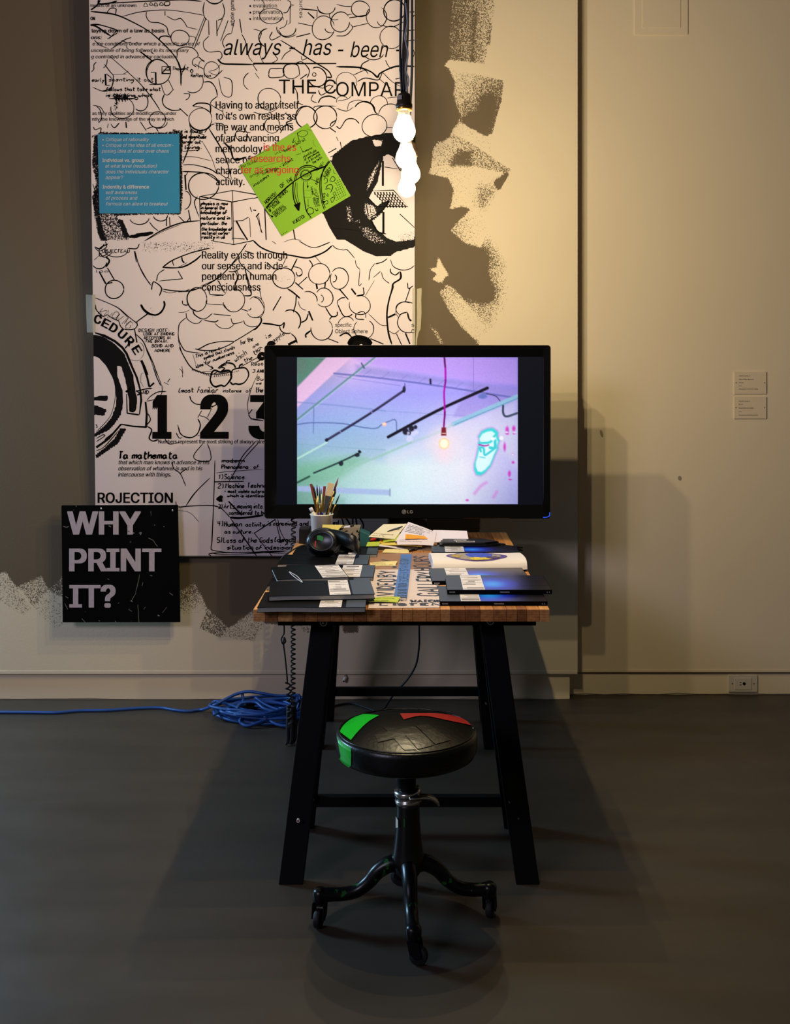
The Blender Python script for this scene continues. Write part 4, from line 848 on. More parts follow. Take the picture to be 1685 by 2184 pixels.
LAMPS = [(862, 280, 2.85, 'nearest of the four bare bulbs in the hanging row, its dark socket in view'),
         (866, 338, 3.10, 'second bare bulb of the hanging row counted from the camera'),
         (876, 372, 3.36, 'third bare bulb of the hanging row, bulging furthest to the right'),
         (867.5, 402, 3.65, 'farthest and lowest seeming bare bulb of the hanging row')]
for i, (px, py, d, lab) in enumerate(LAMPS):
    c = W(px, py, d)
    t = thing('bulb_lamp', lab, 'lamp', (c.x, c.y, 3.45), 'row of bare bulbs hanging over the table')
    T = Matrix.Translation(c)
    r = .0295
    prof = [(0, -r)] + [(r * math.sin(a), -r * math.cos(a)) for a in [math.pi * k / 12 for k in range(1, 8)]] + [(.0255, .0175), (.0215, .0255), (.0185, .032), (.0165, .040)]
    MB().lathe(prof, 20, T).build('bulb_glass', M_bulb, t, True)
    li = bpy.data.lights.new('bulb_filament', 'POINT'); li.energy = BULB; li.color = BULB_COLOR; li.shadow_soft_size = .010
    lo = bpy.data.objects.new('bulb_filament', li); COL.objects.link(lo); lo.parent = t; lo.location = c - t.location
    MB().lathe([(.0165, .040), (.0155, .047), (.0150, .056)], 20, T).build('bulb_neck', M_neck, t, True)
    MB().lathe([(.0150, .052), (.0205, .054), (.0208, .060), (.0200, .061)], 24, T).build('socket_ring', M_brass, t, True)
    MB().lathe([(.0, .058), (.0200, .058), (.0215, .062), (.0215, .070), (.0190, .072), (.0180, .090), (.0150, .096), (.0070, .099), (.005, .103), (.0, .103)], 24, T).build('socket', M_socket, t, True)
    if i == 0:
        MB().box(c.x - .017, c.x - .006, c.y - .0215, c.y - .0165, c.z + .078, c.z + .089).build('sticker', M_white_plastic, t)
    sw = [-1, 1, -1, 1][i]
    pts = smooth_path([(c.x, c.y, c.z + .100), (c.x + .003 * sw, c.y, c.z + .17), (c.x - .004 * sw, c.y + .002, c.z + .33), (c.x + (.006 if i == 0 else .004) , c.y, c.z + .55), (c.x + .005, c.y, c.z + .9), (c.x + .004, c.y, 3.45)], 8)
    MB().tube(pts, .0042 if i == 0 else .0040, 8).build('cord', M_cord, t, True)
    if i == 0:
        a = smooth_path([(c.x + .004, c.y, c.z + .10), (c.x + .012, c.y - .003, c.z + .13), (c.x + .004, c.y - .006, c.z + .16), (c.x + .010, c.y - .006, c.z + .20), (c.x + .002, c.y - .006, c.z + .24), (c.x + .008, c.y - .005, c.z + .28), (c.x + .004, c.y - .005, c.z + .33)], 8)
        MB().tube(a, .0022, 6).build('ground_wire', M_cord_w, t, True)
        b = smooth_path([(c.x - .006, c.y, c.z + .10), (c.x - .010, c.y - .002, c.z + .2), (c.x - .006, c.y, c.z + .4), (c.x - .002, c.y - .002, c.z + .6), (c.x - .006, c.y, 3.45)], 8)
        MB().tube(b, .0032, 8).build('cord', M_cord, t, True)

# ------------------------------------------------------------------ television
TD = 4.12
def TV(x, y, l=0.0): return W(x, y, TD) - Vector((0, l, 0))
tv = thing('television', 'black flat screen television standing at the back of the table, showing a bulb video', 'television', (W(868, 0, 4.2).x, 4.20, .752))
def rrect(x0, x1, y0, y1, r, n=6):
    out = []
    for cx, cy, a0 in [(x1 - r, y0 + r, -90), (x1 - r, y1 - r, 0), (x0 + r, y1 - r, 90), (x0 + r, y0 + r, 180)]:
        for i in range(n + 1):
            a = math.radians(a0 + 90 * i / n); out.append((cx + r * math.cos(a), cy + r * math.sin(a)))
    return out
def ring(mb, outer, inner, fo, fi):
    """strip between two loops with the same count"""
    n = len(outer); return mb.add([fo(*p) for p in outer] + [fi(*p) for p in inner], [(i, (i + 1) % n, n + (i + 1) % n, n + i) for i in range(n)])
mb = MB()
o0 = rrect(563.5, 1175, 736, 1106.5, 7); o1 = rrect(565, 1173.5, 737.5, 1105, 6); i0 = rrect(578, 1160, 747, 1096, 3); i1 = rrect(589.5, 1158, 761, 1077, 1)
ring(mb, o0, o0, lambda x, y: TV(x, y, -.045), lambda x, y: TV(x, y, -.004))
ring(mb, o0, o1, lambda x, y: TV(x, y, -.004), lambda x, y: TV(x, y, .0))
ring(mb, o1, i0, lambda x, y: TV(x, y, .0), lambda x, y: TV(x, y, -.002))
ring(mb, i0, i1, lambda x, y: TV(x, y, -.002), lambda x, y: TV(x, y, -.006))
mb.build('bezel', M_gloss_black, tv)
mb = MB(); k = len(o0)
mb.add([TV(x, y, -.045) for x, y in o0], [tuple(range(k))]); b0 = rrect(640, 1100, 800, 1070, 10)
ring(mb, b0, b0, lambda x, y: TV(x, y, -.045), lambda x, y: TV(x, y, -.075)); mb.add([TV(x, y, -.075) for x, y in b0], [tuple(range(k))])
mb.build('back_cover', M_black_plastic, tv)
# the picture: a grid of luminous points
TW, TH = 300, 200
uu, vv = np.meshgrid(np.linspace(238, 1442, TW), np.linspace(108, 908, TH))
ctrl = np.array([[(96, 128, 124), (232, 188, 238), (188, 160, 250), (190, 156, 255), (132, 124, 236)],
                 [(160, 160, 226), (168, 166, 238), (164, 160, 244), (166, 158, 246), (150, 140, 232)],
                 [(140, 168, 224), (150, 184, 226), (172, 188, 238), (220, 214, 242), (190, 192, 240)],
                 [(132, 186, 176), (170, 206, 204), (216, 236, 240), (230, 228, 240), (188, 184, 244)],
                 [(110, 164, 152), (178, 216, 222), (206, 228, 238), (220, 226, 244), (166, 166, 230)]], float)
gu = (uu - 238) / 1204 * 4; gv = (vv - 108) / 800 * 4
iu = np.clip(gu.astype(int), 0, 3); iv = np.clip(gv.astype(int), 0, 3)
fu = (gu - iu)[..., None]; fv = (gv - iv)[..., None]
img = ctrl[iv, iu] * (1 - fu) * (1 - fv) + ctrl[iv, iu + 1] * fu * (1 - fv) + ctrl[iv + 1, iu] * (1 - fu) * fv + ctrl[iv + 1, iu + 1] * fu * fv
def mixc(m, col, a=1.0):
    global img
    m = (np.clip(m, 0, 1) * a)[..., None]; img = img * (1 - m) + np.array(col, float) * m
def fill(pts, col, soft=6, a=1.0): mixc(0.5 + sd_poly(uu, vv, [tuple(map(float, q.split(','))) for q in pts.split()]) / soft, col, a)
def line(pts, w, col, a=1.0, soft=4):
    P_ = [tuple(map(float, q.split(','))) for q in pts.split()]
    if len(P_) > 2: P_ = smooth_path(P_, 4)
    d = np.full(uu.shape, 1e9)
    for (ax, ay), (bx, by) in zip(P_[:-1], P_[1:]):
        ex, ey = bx - ax, by - ay
        t = np.clip(((uu - ax) * ex + (vv - ay) * ey) / (ex * ex + ey * ey + 1e-9), 0, 1)
        d = np.minimum(d, np.hypot(uu - ax - ex * t, vv - ay - ey * t))
    mixc((w / 2 - d) / soft + .5, col, a)
def dot(x, y, rx, ry, col, a=1.0, soft=.35): mixc((1 - np.hypot((uu - x) / rx, (vv - y) / ry)) / soft, col, a)
fill("238,108 398,108 238,272", (92, 138, 120), 14); dot(250, 150, 60, 60, (110, 124, 120), .6, 1)
fill("398,108 535,108 238,382 238,272", (236, 192, 232), 8)
fill("540,108 1442,108 1442,262 1250,246 700,160 620,140", (196, 158, 248), 26, .75)
fill("560,150 1290,262 1290,276 560,196", (140, 136, 206), 22, .55)
fill("1180,240 1440,285 1440,330 1200,440 1090,430", (158, 140, 222), 20, .6)
fill("240,580 720,680 720,600 870,560 690,520 250,480", (150, 176, 214), 40, .4)
fill("240,700 560,640 620,660 440,790 240,800", (112, 176, 140), 46, .55)
fill("720,670 1090,470 1440,330 1440,700 1300,560 900,620 760,700", (222, 218, 238), 50, .5)
fill("240,808 745,830 745,860 240,838", (166, 186, 226), 9); line("745,826 745,862", 7, (110, 130, 160), .7)
fill("240,850 500,880 500,908 240,908", (128, 176, 160), 24, .5)
for y0 in range(7): line(f"{640 + y0 * 100},{176 + y0 * 14} {600 + y0 * 100},{206 + y0 * 14}", 4, (120, 112, 190), .5)
line("440,195 700,222 1000,262 1440,330", 10, (96, 100, 180), .75); line("460,212 800,262", 4, (110, 110, 190), .5)
line("240,352 480,372 720,400", 9, (120, 140, 200), .55); line("720,400 1200,430", 4, (130, 140, 210), .5)
line("240,580 500,600 720,612", 6, (130, 170, 190), .5)
line("240,446 450,276 660,110", 9, (92, 142, 140), .95); line("246,452 460,282 668,112", 4, (180, 220, 220), .5)
line("590,140 604,166", 9, (70, 80, 120), .8); line("330,380 326,520", 5, (90, 110, 170), .8)
line("240,474 320,464 480,468 600,490 670,494 700,474 740,456 776,450 782,515", 6, (80, 100, 160), .85)
dot(714, 472, 15, 13, (255, 190, 180)); dot(714, 472, 7, 6, (255, 236, 200))
line("240,790 305,757", 10, (30, 66, 54), .9); line("330,738 460,684 585,625", 9, (24, 44, 50), .95)
line("240,660 400,572", 10, (186, 226, 214), .9)
dot(478, 686, 15, 17, (24, 32, 44), .95); dot(566, 640, 17, 13, (24, 32, 44), .95); dot(578, 620, 10, 8, (24, 32, 44))
line("398,560 620,424 822,288", 13, (34, 32, 66)); line("404,556 810,296", 3, (120, 110, 160), .6); dot(822, 282, 10, 22, (26, 24, 50)); dot(400, 558, 12, 11, (24, 30, 40))
line("826,250 828,280", 4, (60, 60, 120)); line("636,400 650,410", 6, (150, 140, 210), .8); line("470,508 480,520", 6, (150, 150, 210), .8)
line("735,542 1000,400 1276,275", 16, (10, 8, 26)); dot(1274, 275, 9, 9, (10, 8, 26))
line("965,228 966,250", 11, (30, 28, 60)); line("1200,110 1200,290", 4, (120, 108, 200), .6)
for x, y, r in [(830, 512, 20), (862, 496, 18), (884, 488, 12), (850, 520, 12)]: dot(x, y, r, r * 1.1, (24, 20, 40), .95)
for x, y, r in [(845, 520, 9), (872, 524, 16), (852, 552, 22), (890, 515, 14)]: dot(x, y, r, r, (214, 214, 250), .8)
line("1090,472 1260,398 1440,322", 26, (146, 196, 224), .9); line("1090,478 1440,332", 6, (96, 150, 190), .8); line("860,572 1000,520 1090,474", 14, (176, 200, 214), .7); line("500,720 680,650 860,572", 12, (150, 196, 180), .7)
dot(1250, 320, 30, 16, (90, 110, 190), .8); line("1270,306 1320,318 1345,345", 5, (50, 50, 90), .9)
line("1362,372 1362,410 1380,430 1438,412", 12, (56, 70, 96), .95)
line("1041,108 1046,160 1048,230 1040,300 1043,400 1038,492", 10, (178, 0, 176)); line("1041,108 1046,160", 7, (60, 10, 60)); line("1046,405 1038,492", 6, (90, 0, 80)); line("1048,230 1046,262", 6, (90, 0, 100), .7)
dot(1040, 578, 120, 120, (255, 226, 226), .75, 1); dot(1040, 640, 60, 70, (255, 214, 226), .5, 1)
fill("1026,490 1050,490 1052,534 1024,534", (128, 22, 42), 5); line("1030,522 1048,522", 5, (230, 190, 170)); dot(1040, 578, 33, 36, (255, 200, 130)); dot(1040, 578, 27, 30, (255, 252, 220))
HD = "1216,748 1204,720 1204,690 1216,650 1226,600 1232,560 1226,540 1244,510 1274,496 1304,492 1330,510 1334,540 1344,560 1332,590 1334,606 1318,640 1306,672 1292,704 1262,738 1238,752"
fill(HD, (214, 60, 200), 26, .6); fill(HD, (58, 214, 214), 12); 
hp = np.array([tuple(map(float, q.split(','))) for q in HD.split()]); hc = hp.mean(0)
fill(' '.join(f'{x},{y}' for x, y in (hp - hc) * .86 + hc), (216, 246, 250), 8)
line("1230,576 1290,570 1312,540 1330,520", 13, (70, 210, 214)); line("1290,600 1316,600 1318,560", 15, (64, 206, 214)); line("1240,620 1236,600 1256,604 1262,640 1300,616 1320,600", 12, (70, 206, 214)); line("1232,584 1260,590 1282,586", 8, (170, 50, 170)); dot(1306, 552, 14, 12, (240, 250, 252)); dot(1352, 548, 14, 14, (246, 240, 255)); line("1234,650 1262,656", 6, (70, 200, 220), .8)
for x, y, rx, ry in [(1384, 502, 14, 26), (1420, 496, 14, 22), (1384, 524, 14, 8), (1422, 524, 12, 6), (1370, 596, 10, 34), (1414, 636, 10, 8), (1416, 680, 11, 11), (1396, 742, 12, 24), (1400, 774, 14, 6), (1166, 886, 13, 8)]:
    dot(x, y, rx, ry, (214, 40, 190), .85, .7)
for x, y in [(1382, 516), (1424, 517), (1414, 637)]: dot(x, y, 8, 7, (230, 220, 255))
for pts in ["1206,850 1240,810 1270,790", "1310,870 1322,850 1328,840"]: line(pts, 14, (216, 120, 216), .6, 14)
vig = np.clip(np.hypot((uu - 800) / 900, (vv - 520) / 620) - .55, 0, 1)[..., None]
img = np.clip(img * (1 - .30 * vig) + rng.normal(0, 2.5, img.shape[:2] + (1,)), 0, 255)
xs = np.linspace(633.2, 1104.8, TW); ys = np.linspace(762.3, 1075.7, TH)
def display_mat():
    m = bpy.data.materials.new('lit_display'); m.use_nodes = True
    nt = m.node_tree; b = nt.nodes['Principled BSDF']
    a = nt.nodes.new('ShaderNodeAttribute'); a.attribute_name = 'picture'
    b.inputs['Base Color'].default_value = (.005, .005, .006, 1); b.inputs['Roughness'].default_value = .25
    nt.links.new(a.outputs['Color'], b.inputs['Emission Color']); b.inputs['Emission Strength'].default_value = 1.08
    return m
pic = grid_mesh('picture', xs, ys, lambda x, y: TV(x, y, -.0055), display_mat(), tv)
ca = pic.data.color_attributes.new('picture', 'FLOAT_COLOR', 'POINT')
rgba = np.ones((TW * TH, 4), np.float32); rgba[:, :3] = lin(img.reshape(-1, 3)); ca.data.foreach_set('color', rgba.ravel())
MB().add([TV(x, y, -.0062) for x, y in [(589.5, 1077), (1158, 1077), (1158, 761), (589.5, 761)]], [(0, 1, 2, 3)]).build('screen_glass', mat('dark_screen_glass', (10, 11, 16), 0.16, emit=(.010, .013, .030), estr=.22), tv)
# mark and maker's name on the lower bezel
pr = Print(lambda x, y, l: TV(x, y, l), .0008).frame(780, 1060, 4.11)
pr.text(366, 412, 143, 36, 'LG', .012); pr.build('brand_lettering', mat('silver_print', (150, 146, 140), .4), tv)
pr = Print(lambda x, y, l: TV(x, y, l), .0008).frame(780, 1060, 4.11)
pr.poly([(336 + 20 * math.cos(a), 130 + 20 * math.sin(a)) for a in np.linspace(0, 2 * math.pi, 24, endpoint=False)]); pr.build('brand_emblem', mat('silver_disc', (120, 116, 110), .4), tv)
pr = Print(lambda x, y, l: TV(x, y, l), .0014).frame(780, 1060, 4.11)
pr.arc(336, 130, 14, 14, -40, 270, 2.5); pr.stroke("334,120 334,138 344,138", 2.5, False); pr.arc(327, 123, 2.5, 2.5, 0, 360, 2); pr.build('emblem_lines', M_ink, tv)
pr = Print(lambda x, y, l: TV(x, y, l), .0012)
pr.stroke("1158,1103.4 1164,1103.2 1169,1102.2 1172,1099 1172.6,1092", 1.3); pr.build('power_light', mat('blue_light', (20, 40, 120), .3, emit=(.02, .09, 1.0), estr=1.6), tv)
# pedestal
cx = W(869, 0, 4.2).x
MB().box(cx - .075, cx + .075, 4.165, 4.20, .765, .90).build('neck', M_gloss_black, tv, bevel=.006)
pl = [(cx + .235 * math.cos(a), 4.215 + .115 * math.sin(a)) for a in np.linspace(0, 2 * math.pi, 40, endpoint=False)]
MB().prism([(x, y, .7515) for x, y in pl], [(x, y, .762) for x, y in pl]).build('pedestal_base', M_gloss_black, tv, bevel=.003)

# ------------------------------------------------------------------ table: staves on two black trestles
TZ = 0.75
table = thing('work_table', 'butcher block table on two black splayed leg trestles', 'table', (-.025, 3.65, 0))
def wood(name, c1, c2):
    m = mat(name, c1, .5); nt = m.node_tree; b = nt.nodes['Principled BSDF']; L = nt.links.new
    tc = nt.nodes.new('ShaderNodeTexCoord'); mp = nt.nodes.new('ShaderNodeMapping'); mp.inputs['Scale'].default_value = (30, 1.6, 30)
    L(tc.outputs['Object'], mp.inputs['Vector'])
    n = nt.nodes.new('ShaderNodeTexNoise'); n.inputs['Scale'].default_value = 3.5; n.inputs['Detail'].default_value = 5
    L(mp.outputs[0], n.inputs['Vector'])
    w = nt.nodes.new('ShaderNodeTexWave'); w.wave_type = 'RINGS'; w.inputs['Scale'].default_value = 60; w.inputs['Distortion'].default_value = 2
    L(tc.outputs['Object'], w.inputs['Vector'])
    mu = nt.nodes.new('ShaderNodeMath'); mu.operation = 'MULTIPLY_ADD'; mu.inputs[1].default_value = .25
    L(w.outputs['Fac'], mu.inputs[0]); L(n.outputs['Fac'], mu.inputs[2])
    r = nt.nodes.new('ShaderNodeValToRGB')
    r.color_ramp.elements[0].position = .35; r.color_ramp.elements[0].color = (*lin(c1), 1)
    r.color_ramp.elements[1].position = .85; r.color_ramp.elements[1].color = (*lin(c2), 1)
    L(mu.outputs[0], r.inputs['Fac']); L(r.outputs['Color'], b.inputs['Base Color'])
    return m
WOODS = [wood('maple_stave', (204, 142, 78), (160, 98, 46)), wood('honey_stave', (184, 122, 62), (132, 78, 36)), wood('pale_stave', (218, 162, 98), (178, 118, 62)), wood('dark_stave', (160, 100, 48), (116, 66, 30))]
xl, xr = -.4305, .3775
n = 24
rs = random.Random(11)
ws = [rs.uniform(.8, 1.25) for _ in range(n)]; tot = sum(ws); x = xl
for i in range(n):
    w = (xr - xl) * ws[i] / tot
    MB().box(x + .0003, x + w - .0003, 3.0, 4.37, TZ - .033, TZ - rs.uniform(0, .0003)).build('stave', WOODS[[0, 1, 0, 2, 3, 1, 0, 3][rs.randrange(8)]], table, bevel=.0012)
    x += w
LEG = []
def leg(top, foot, y_top, y_foot, th=.030, zt=.715):
    """top, foot: (x inner, x outer) at the two ends; flat steel channel, foot cut level"""
    def q(xx, y, z): return [(xx[0], y - th / 2, z), (xx[1], y - th / 2, z), (xx[1], y + th / 2, z), (xx[0], y + th / 2, z)]
    return MB().prism(q(foot, y_foot, 0.0), q(top, y_top, zt)).build('leg', M_black_steel, table, bevel=.002)
# front trestle
leg((-.280, -.215), (-.361, -.295), 3.145, 3.015); leg((.192, .257), (.286, .350), 3.145, 3.015)
leg((-.280, -.215), (-.361, -.297), 3.195, 3.375); leg((.192, .257), (.284, .348), 3.195, 3.375)
# rear trestle
leg((-.322, -.257), (-.388, -.323), 4.175, 4.065); leg((.210, .275), (.268, .333), 4.175, 4.065)
leg((-.322, -.257), (-.385, -.308), 4.225, 4.385); leg((.210, .275), (.275, .340), 4.225, 4.385)
for ya, yb, x0, x1 in [(3.105, 3.125, -.376, .352), (4.135, 4.155, -.40, .352)]:
    MB().box(x0, x1, ya, yb, .681, .7165).build('trestle_beam', M_black_steel, table, bevel=.0015)
    MB().box(x0, x1, ya, ya + .10, .711, .7165).build('trestle_top', M_black_steel, table)
MB().box(-.302, .286, 3.345, 3.372, .072, .103).build('crossbar', M_black_steel, table, bevel=.0015)
MB().box(-.315, .278, 4.352, 4.380, .104, .136).build('crossbar', M_black_steel, table, bevel=.0015)
def disc(c, r, d, n=14): return MB().lathe([(0, d), (r * .5, d), (r * .8, d * .8), (r, 0)], n, Matrix.Translation(c) @ Matrix.Rotation(math.radians(90), 4, 'X'))
for px, py in [(690, 1328), (1046, 1325)]:
    p = W(px, py, 3.105)
    MB().lathe([(.0075, .0015), (.0105, .0015), (.0105, 0)], 20, Matrix.Translation(p) @ Matrix.Rotation(math.radians(90), 4, 'X')).build('washer', M_chrome, table)
    disc(p - Vector((0, .0005, 0)), .0072, .004).build('bolt_head', M_black_plastic, table, True)
    disc(p - Vector((.001, .0042, 0)), .0028, .001).build('bolt_socket', M_chrome, table)
for px, py, d, r in [(636, 1750.5, 3.013, .0048), (1106, 1746, 3.013, .002), (669, 1705, 3.320, .002), (1086.5, 1711, 3.018, .002), (1037, 1500.5, 3.078, .0030)]:
    p = W(px, py, d)

    MB().lathe([(r * .45, .002), (r, .002), (r, -.006)], 14, Matrix.Translation(p) @ Matrix.Rotation(math.radians(90), 4, 'X')).build('rivet', M_white_plastic if r > .004 else M_chrome, table)

# ------------------------------------------------------------------ catalogues
M_cover = mat('book_cover_black', (10, 10, 12), .5, spec=.04)
M_cover_grey = mat('book_cover_slate', (62, 70, 84), .5, spec=.12)
M_pages_dark = mat('grey_page_block', (150, 148, 140), .8, var=.15, vscale=300)
M_pages = mat('cream_page_block', (206, 196, 178), .8)
M_label = mat('book_label_white', (214, 206, 208), .5)
def art_mat(x0, wd, y0, dep):
    """printed cover art: a blue glow beside the title that fades to black at the far end"""
    m = mat('blue_cover_art', (8, 10, 24), .30, spec=.45); nt = m.node_tree; b = nt.nodes['Principled BSDF']; L = nt.links.new
    g = nt.nodes.new('ShaderNodeNewGeometry'); mp = nt.nodes.new('ShaderNodeMapping'); mp.vector_type = 'TEXTURE'
    mp.inputs['Location'].default_value = (x0 + .028, y0 + dep * .38, 0); mp.inputs['Scale'].default_value = (wd * .62, dep * .75, 40)
    L(g.outputs['Position'], mp.inputs['Vector'])
    gr = nt.nodes.new('ShaderNodeTexGradient'); gr.gradient_type = 'SPHERICAL'; L(mp.outputs[0], gr.inputs['Vector'])
    r = nt.nodes.new('ShaderNodeValToRGB')
    for p_, col in ((.0, (6, 7, 16)), (.30, (10, 16, 74)), (.62, (14, 44, 196)), (.88, (24, 130, 250))):
        el_ = r.color_ramp.elements[0] if p_ == 0 else r.color_ramp.elements.new(p_)
        el_.position = p_; el_.color = (*lin(col), 1)
    r.color_ramp.elements[-1].color = (*lin((40, 150, 255)), 1)
    L(gr.outputs['Fac'], r.inputs['Fac']); L(r.outputs['Color'], b.inputs['Base Color'])
    return m
def book(label, x, y, z, w, dep, th, rot, grey, lab, spine, wave=0.0, seed=0, group='black catalogues on the table', droop=0.0, ends='dark'):
    """x, y: front left corner; grey / lab: (u0, u1) along the front edge of the slate strip and the white title block; spine: True = black spine to the front"""
    t = thing('catalogue', label, 'book', (x, y, z), group)
    a = math.radians(rot); ca, sa = math.cos(a), math.sin(a)
    def pt(u, v, h):                       # u along the front edge, v backwards, metres
        k = u / w
        dz = wave * math.sin(math.pi * k * 1.6 + .4) * (.5 + .5 * math.cos(6 * (v / dep))) + droop * k * k
        return (x + u * ca - v * sa, y + u * sa + v * ca, z + max(0.0, dz if h < th * .5 else dz) + h)
    N = 14
    def plate(mb, u0, u1, v0, v1, h0, h1, nn=N):
        us = np.linspace(u0, u1, nn + 1)
        vs = []
        for h in (h0, h1):
            for v in (v0, v1): vs += [pt(u, v, h) for u in us]
        k = nn + 1; fs = []
        for i in range(nn):
            fs += [(i + 1, i, k + i, k + i + 1), (2 * k + i, 2 * k + i + 1, 3 * k + i + 1, 3 * k + i), (i, i + 1, 2 * k + i + 1, 2 * k + i), (k + i + 1, k + i, 3 * k + i, 3 * k + i + 1)]
        fs += [(0, 2 * k, 3 * k, k), (nn, k + nn, 3 * k + nn, 2 * k + nn)]
        return mb.add(vs, fs)
    ct = .0012
    plate(MB(), .002, w - .002, .0006 if not spine else .001, dep - .003, ct, th - ct).build('page_block', M_pages_dark, t)
    cov = MB(); plate(cov, 0, w, 0, dep, 0, ct); plate(cov, 0, w, 0, dep, th - ct, th)
    if spine: plate(cov, 0, w, -.0012, 0, 0, th)
    else: plate(cov, 0, w, dep, dep + .0012, 0, th)
    cov.build('cover', M_cover, t)
    e = .0004
    if spine: plate(MB(), lab[1], w - .002, .001, dep - .001, th, th + e, 6).build('cover_art', art_mat(x + lab[1], w - lab[1], y, dep), t)
    if grey: plate(MB(), grey[0], grey[1], .0005, dep - .0005, th, th + e, 4).build('cover_band', M_cover_grey, t)
    if lab:
        plate(MB(), lab[0], lab[1], .001, dep - .001, th + e * .5, th + 2 * e, 4).build('title_block', M_label, t)
        mb = MB(); r = random.Random(seed + 20); v = .006
        while v < dep - .008:
            hh = r.choice([.0018, .0018, .003, .005]); 
            if r.random() < .8:
                u0 = lab[0] + r.choice([.002, .002, .012, .02]); u1 = lab[1] - r.choice([.002, .002, .010, .022])
                plate(mb, u0, u1, v, v + hh, th + 2 * e, th + 2.4 * e, 3)
            v += hh + r.choice([.005, .007, .009])
        mb.build('title_print', M_ink, t)
    if spine:
        pr = Print(lambda X, Y, l: Vector(pt(X, -.0012 - l, th * .5 - Y)), .0005)
        pr.text(.006, .022, .0018, .0048, 'NUCMS', .03); pr.text(w * .50, w * .50 + .028, .0018, .0048, 'TRAIN MONICA', .03); pr.text(w - .016, w - .006, .0018, .0048, '1 1', .03)
        pr.build('spine_lettering', M_white_print, t)
    return t
# left half
LB = ('slate end to the right', )
book('front left black catalogue lowest at the table corner, overhanging the edge', -.414, 2.958, TZ, .291, .20, .0135, 1.5, (.238, .291), (.166, .226), False, .0016, 1)
book('slanted black catalogue lying on top of the front left one', -.392, 3.030, TZ + .0155, .293, .205, .0135, 6.0, (.232, .293), (.168, .226), False, .0012, 2)
book('black catalogue under the slanted pair, third from the front on the left', -.425, 3.250, TZ, .30, .122, .0135, 0, (.25, .30), None, False, .001, 3)
book('black catalogue with slate corner and white title, right end showing beneath the slanted one', -.405, 3.385, TZ, .288, .200, .0135, 0, (.247, .288), (.185, .247), False, .0008, 4)
book('slanted black catalogue with a long white title strip, resting across two others', -.398, 3.270, TZ + .0150, .215, .205, .0125, 12, None, (.137, .212), False, .001, 5)
book('black catalogue with pale page edge just in front of the headphones', -.437, 3.597, TZ, .295, .180, .0135, 0, (.250, .295), (.189, .247), False, .0008, 6)
book('farthest left black catalogue, mostly under the headphones', -.409, 3.795, TZ, .292, .165, .0125, 0, (.255, .292), (.192, .228), False, .0005, 7)
# right half
book('front right black catalogue, spine to the front at the table edge', .080, 3.046, TZ, .297, .21, .012, 0, (.0, .058), (.058, .112), True, 0, 8)
book('black catalogue stacked on the front right one, its end jutting past the table', .103, 3.135, TZ + .0135, .298, .215, .012, 0, (.0, .045), (.045, .107), True, 0, 9)
book('black catalogue behind the stacked pair on the right with a slate corner', .064, 3.330, TZ, .300, .205, .012, 2.2, (.0, .050), (.050, .118), True, 0, 10)
book('black catalogue peeping out behind the open white one', .072, 3.800, TZ, .302, .12, .020, 0, (.0, .046), (.046, .112), True, 0, 11)
# open catalogue with the eye
oc = thing('open_catalogue', 'open catalogue with white pages showing a purple eye drawing', 'book', (.23, 3.66, TZ))
prof = [(3.545, .0016), (3.549, .014), (3.556, .024), (3.570, .031), (3.600, .0345), (3.650, .0345), (3.700, .032), (3.745, .026), (3.775, .014), (3.785, .002)]
def oc_surf(x, k): # k along the profile 0..1
    s = k * (len(prof) - 1); i = min(int(s), len(prof) - 2); f = s - i
    y = prof[i][0] * (1 - f) + prof[i + 1][0] * f; h = prof[i][1] * (1 - f) + prof[i + 1][1] * f
    return y, TZ + h
xs0, xs1 = .071, .374
def skew(y): return (y - 3.545) * -.05
mb = MB(); NX = 10; NK = 28
vs = []; fs = []
for k in range(NK + 1):
    y, z = oc_surf(0, k / NK)
    for i in range(NX + 1):
        u = i / NX; lift = .006 * max(0, (u - .8) / .2) ** 2 * (1 - k / NK)
        vs.append((xs0 + skew(y) + (xs1 - xs0) * u, y, z + lift))
for k in range(NK):
    for i in range(NX):
        a = k * (NX + 1) + i; fs.append((a, a + 1, a + NX + 2, a + NX + 1))
base = [(vs[i][0], vs[i][1], TZ + .0006) for i in list(range(0, NX + 1)) + list(range(NK * (NX + 1), (NK + 1) * (NX + 1)))]
mb.add(vs, fs)
for u in (0, NX):
    col = [vs[k * (NX + 1) + u] for k in range(NK + 1)]
    mb.add(col + [(c[0], c[1], TZ + .0006) for c in col], [(k, k + 1, NK + 2 + k, NK + 1 + k) for k in range(NK)])
mb.build('open_pages', mat('white_page', (222, 212, 208), .6), oc, True)
MB().box(xs0 - .004, xs1 - .008, 3.543, 3.79, TZ, TZ + .0012).build('cover', M_cover, oc)
def eye_pt(u, v, l):      # u 0..1 across, v 0..1 back
    y, z = oc_surf(0, .30 + v * .42); return Vector((xs0 + skew(y) + (xs1 - xs0) * u, y, z + .0008 + l))
def eye_blob(name, cu, cv, ru, rv, m, l, n=36, jag=.0, lens=False):
    r = random.Random(len(name)); loop = []
    for i in range(n):
        a = 2 * math.pi * i / n; q = 1 + r.uniform(-jag, jag)
        s = math.sin(a); s = math.copysign(abs(s) ** (1.7 if lens else 1), s)
        loop.append((cu + ru * q * math.cos(a), min(1.05, max(-.1, cv + rv * q * s))))
    mb = MB(); rings = [[eye_pt(cu + (u - cu) * f, cv + (v - cv) * f, l) for u, v in loop] for f in (.02, .25, .5, .75, 1)]
    mb.add([p for rg in rings for p in rg], [(k * n + i, k * n + (i + 1) % n, (k + 1) * n + (i + 1) % n, (k + 1) * n + i) for k in range(4) for i in range(n)] + [tuple(range(n))])
    mb.build(name, m, oc)
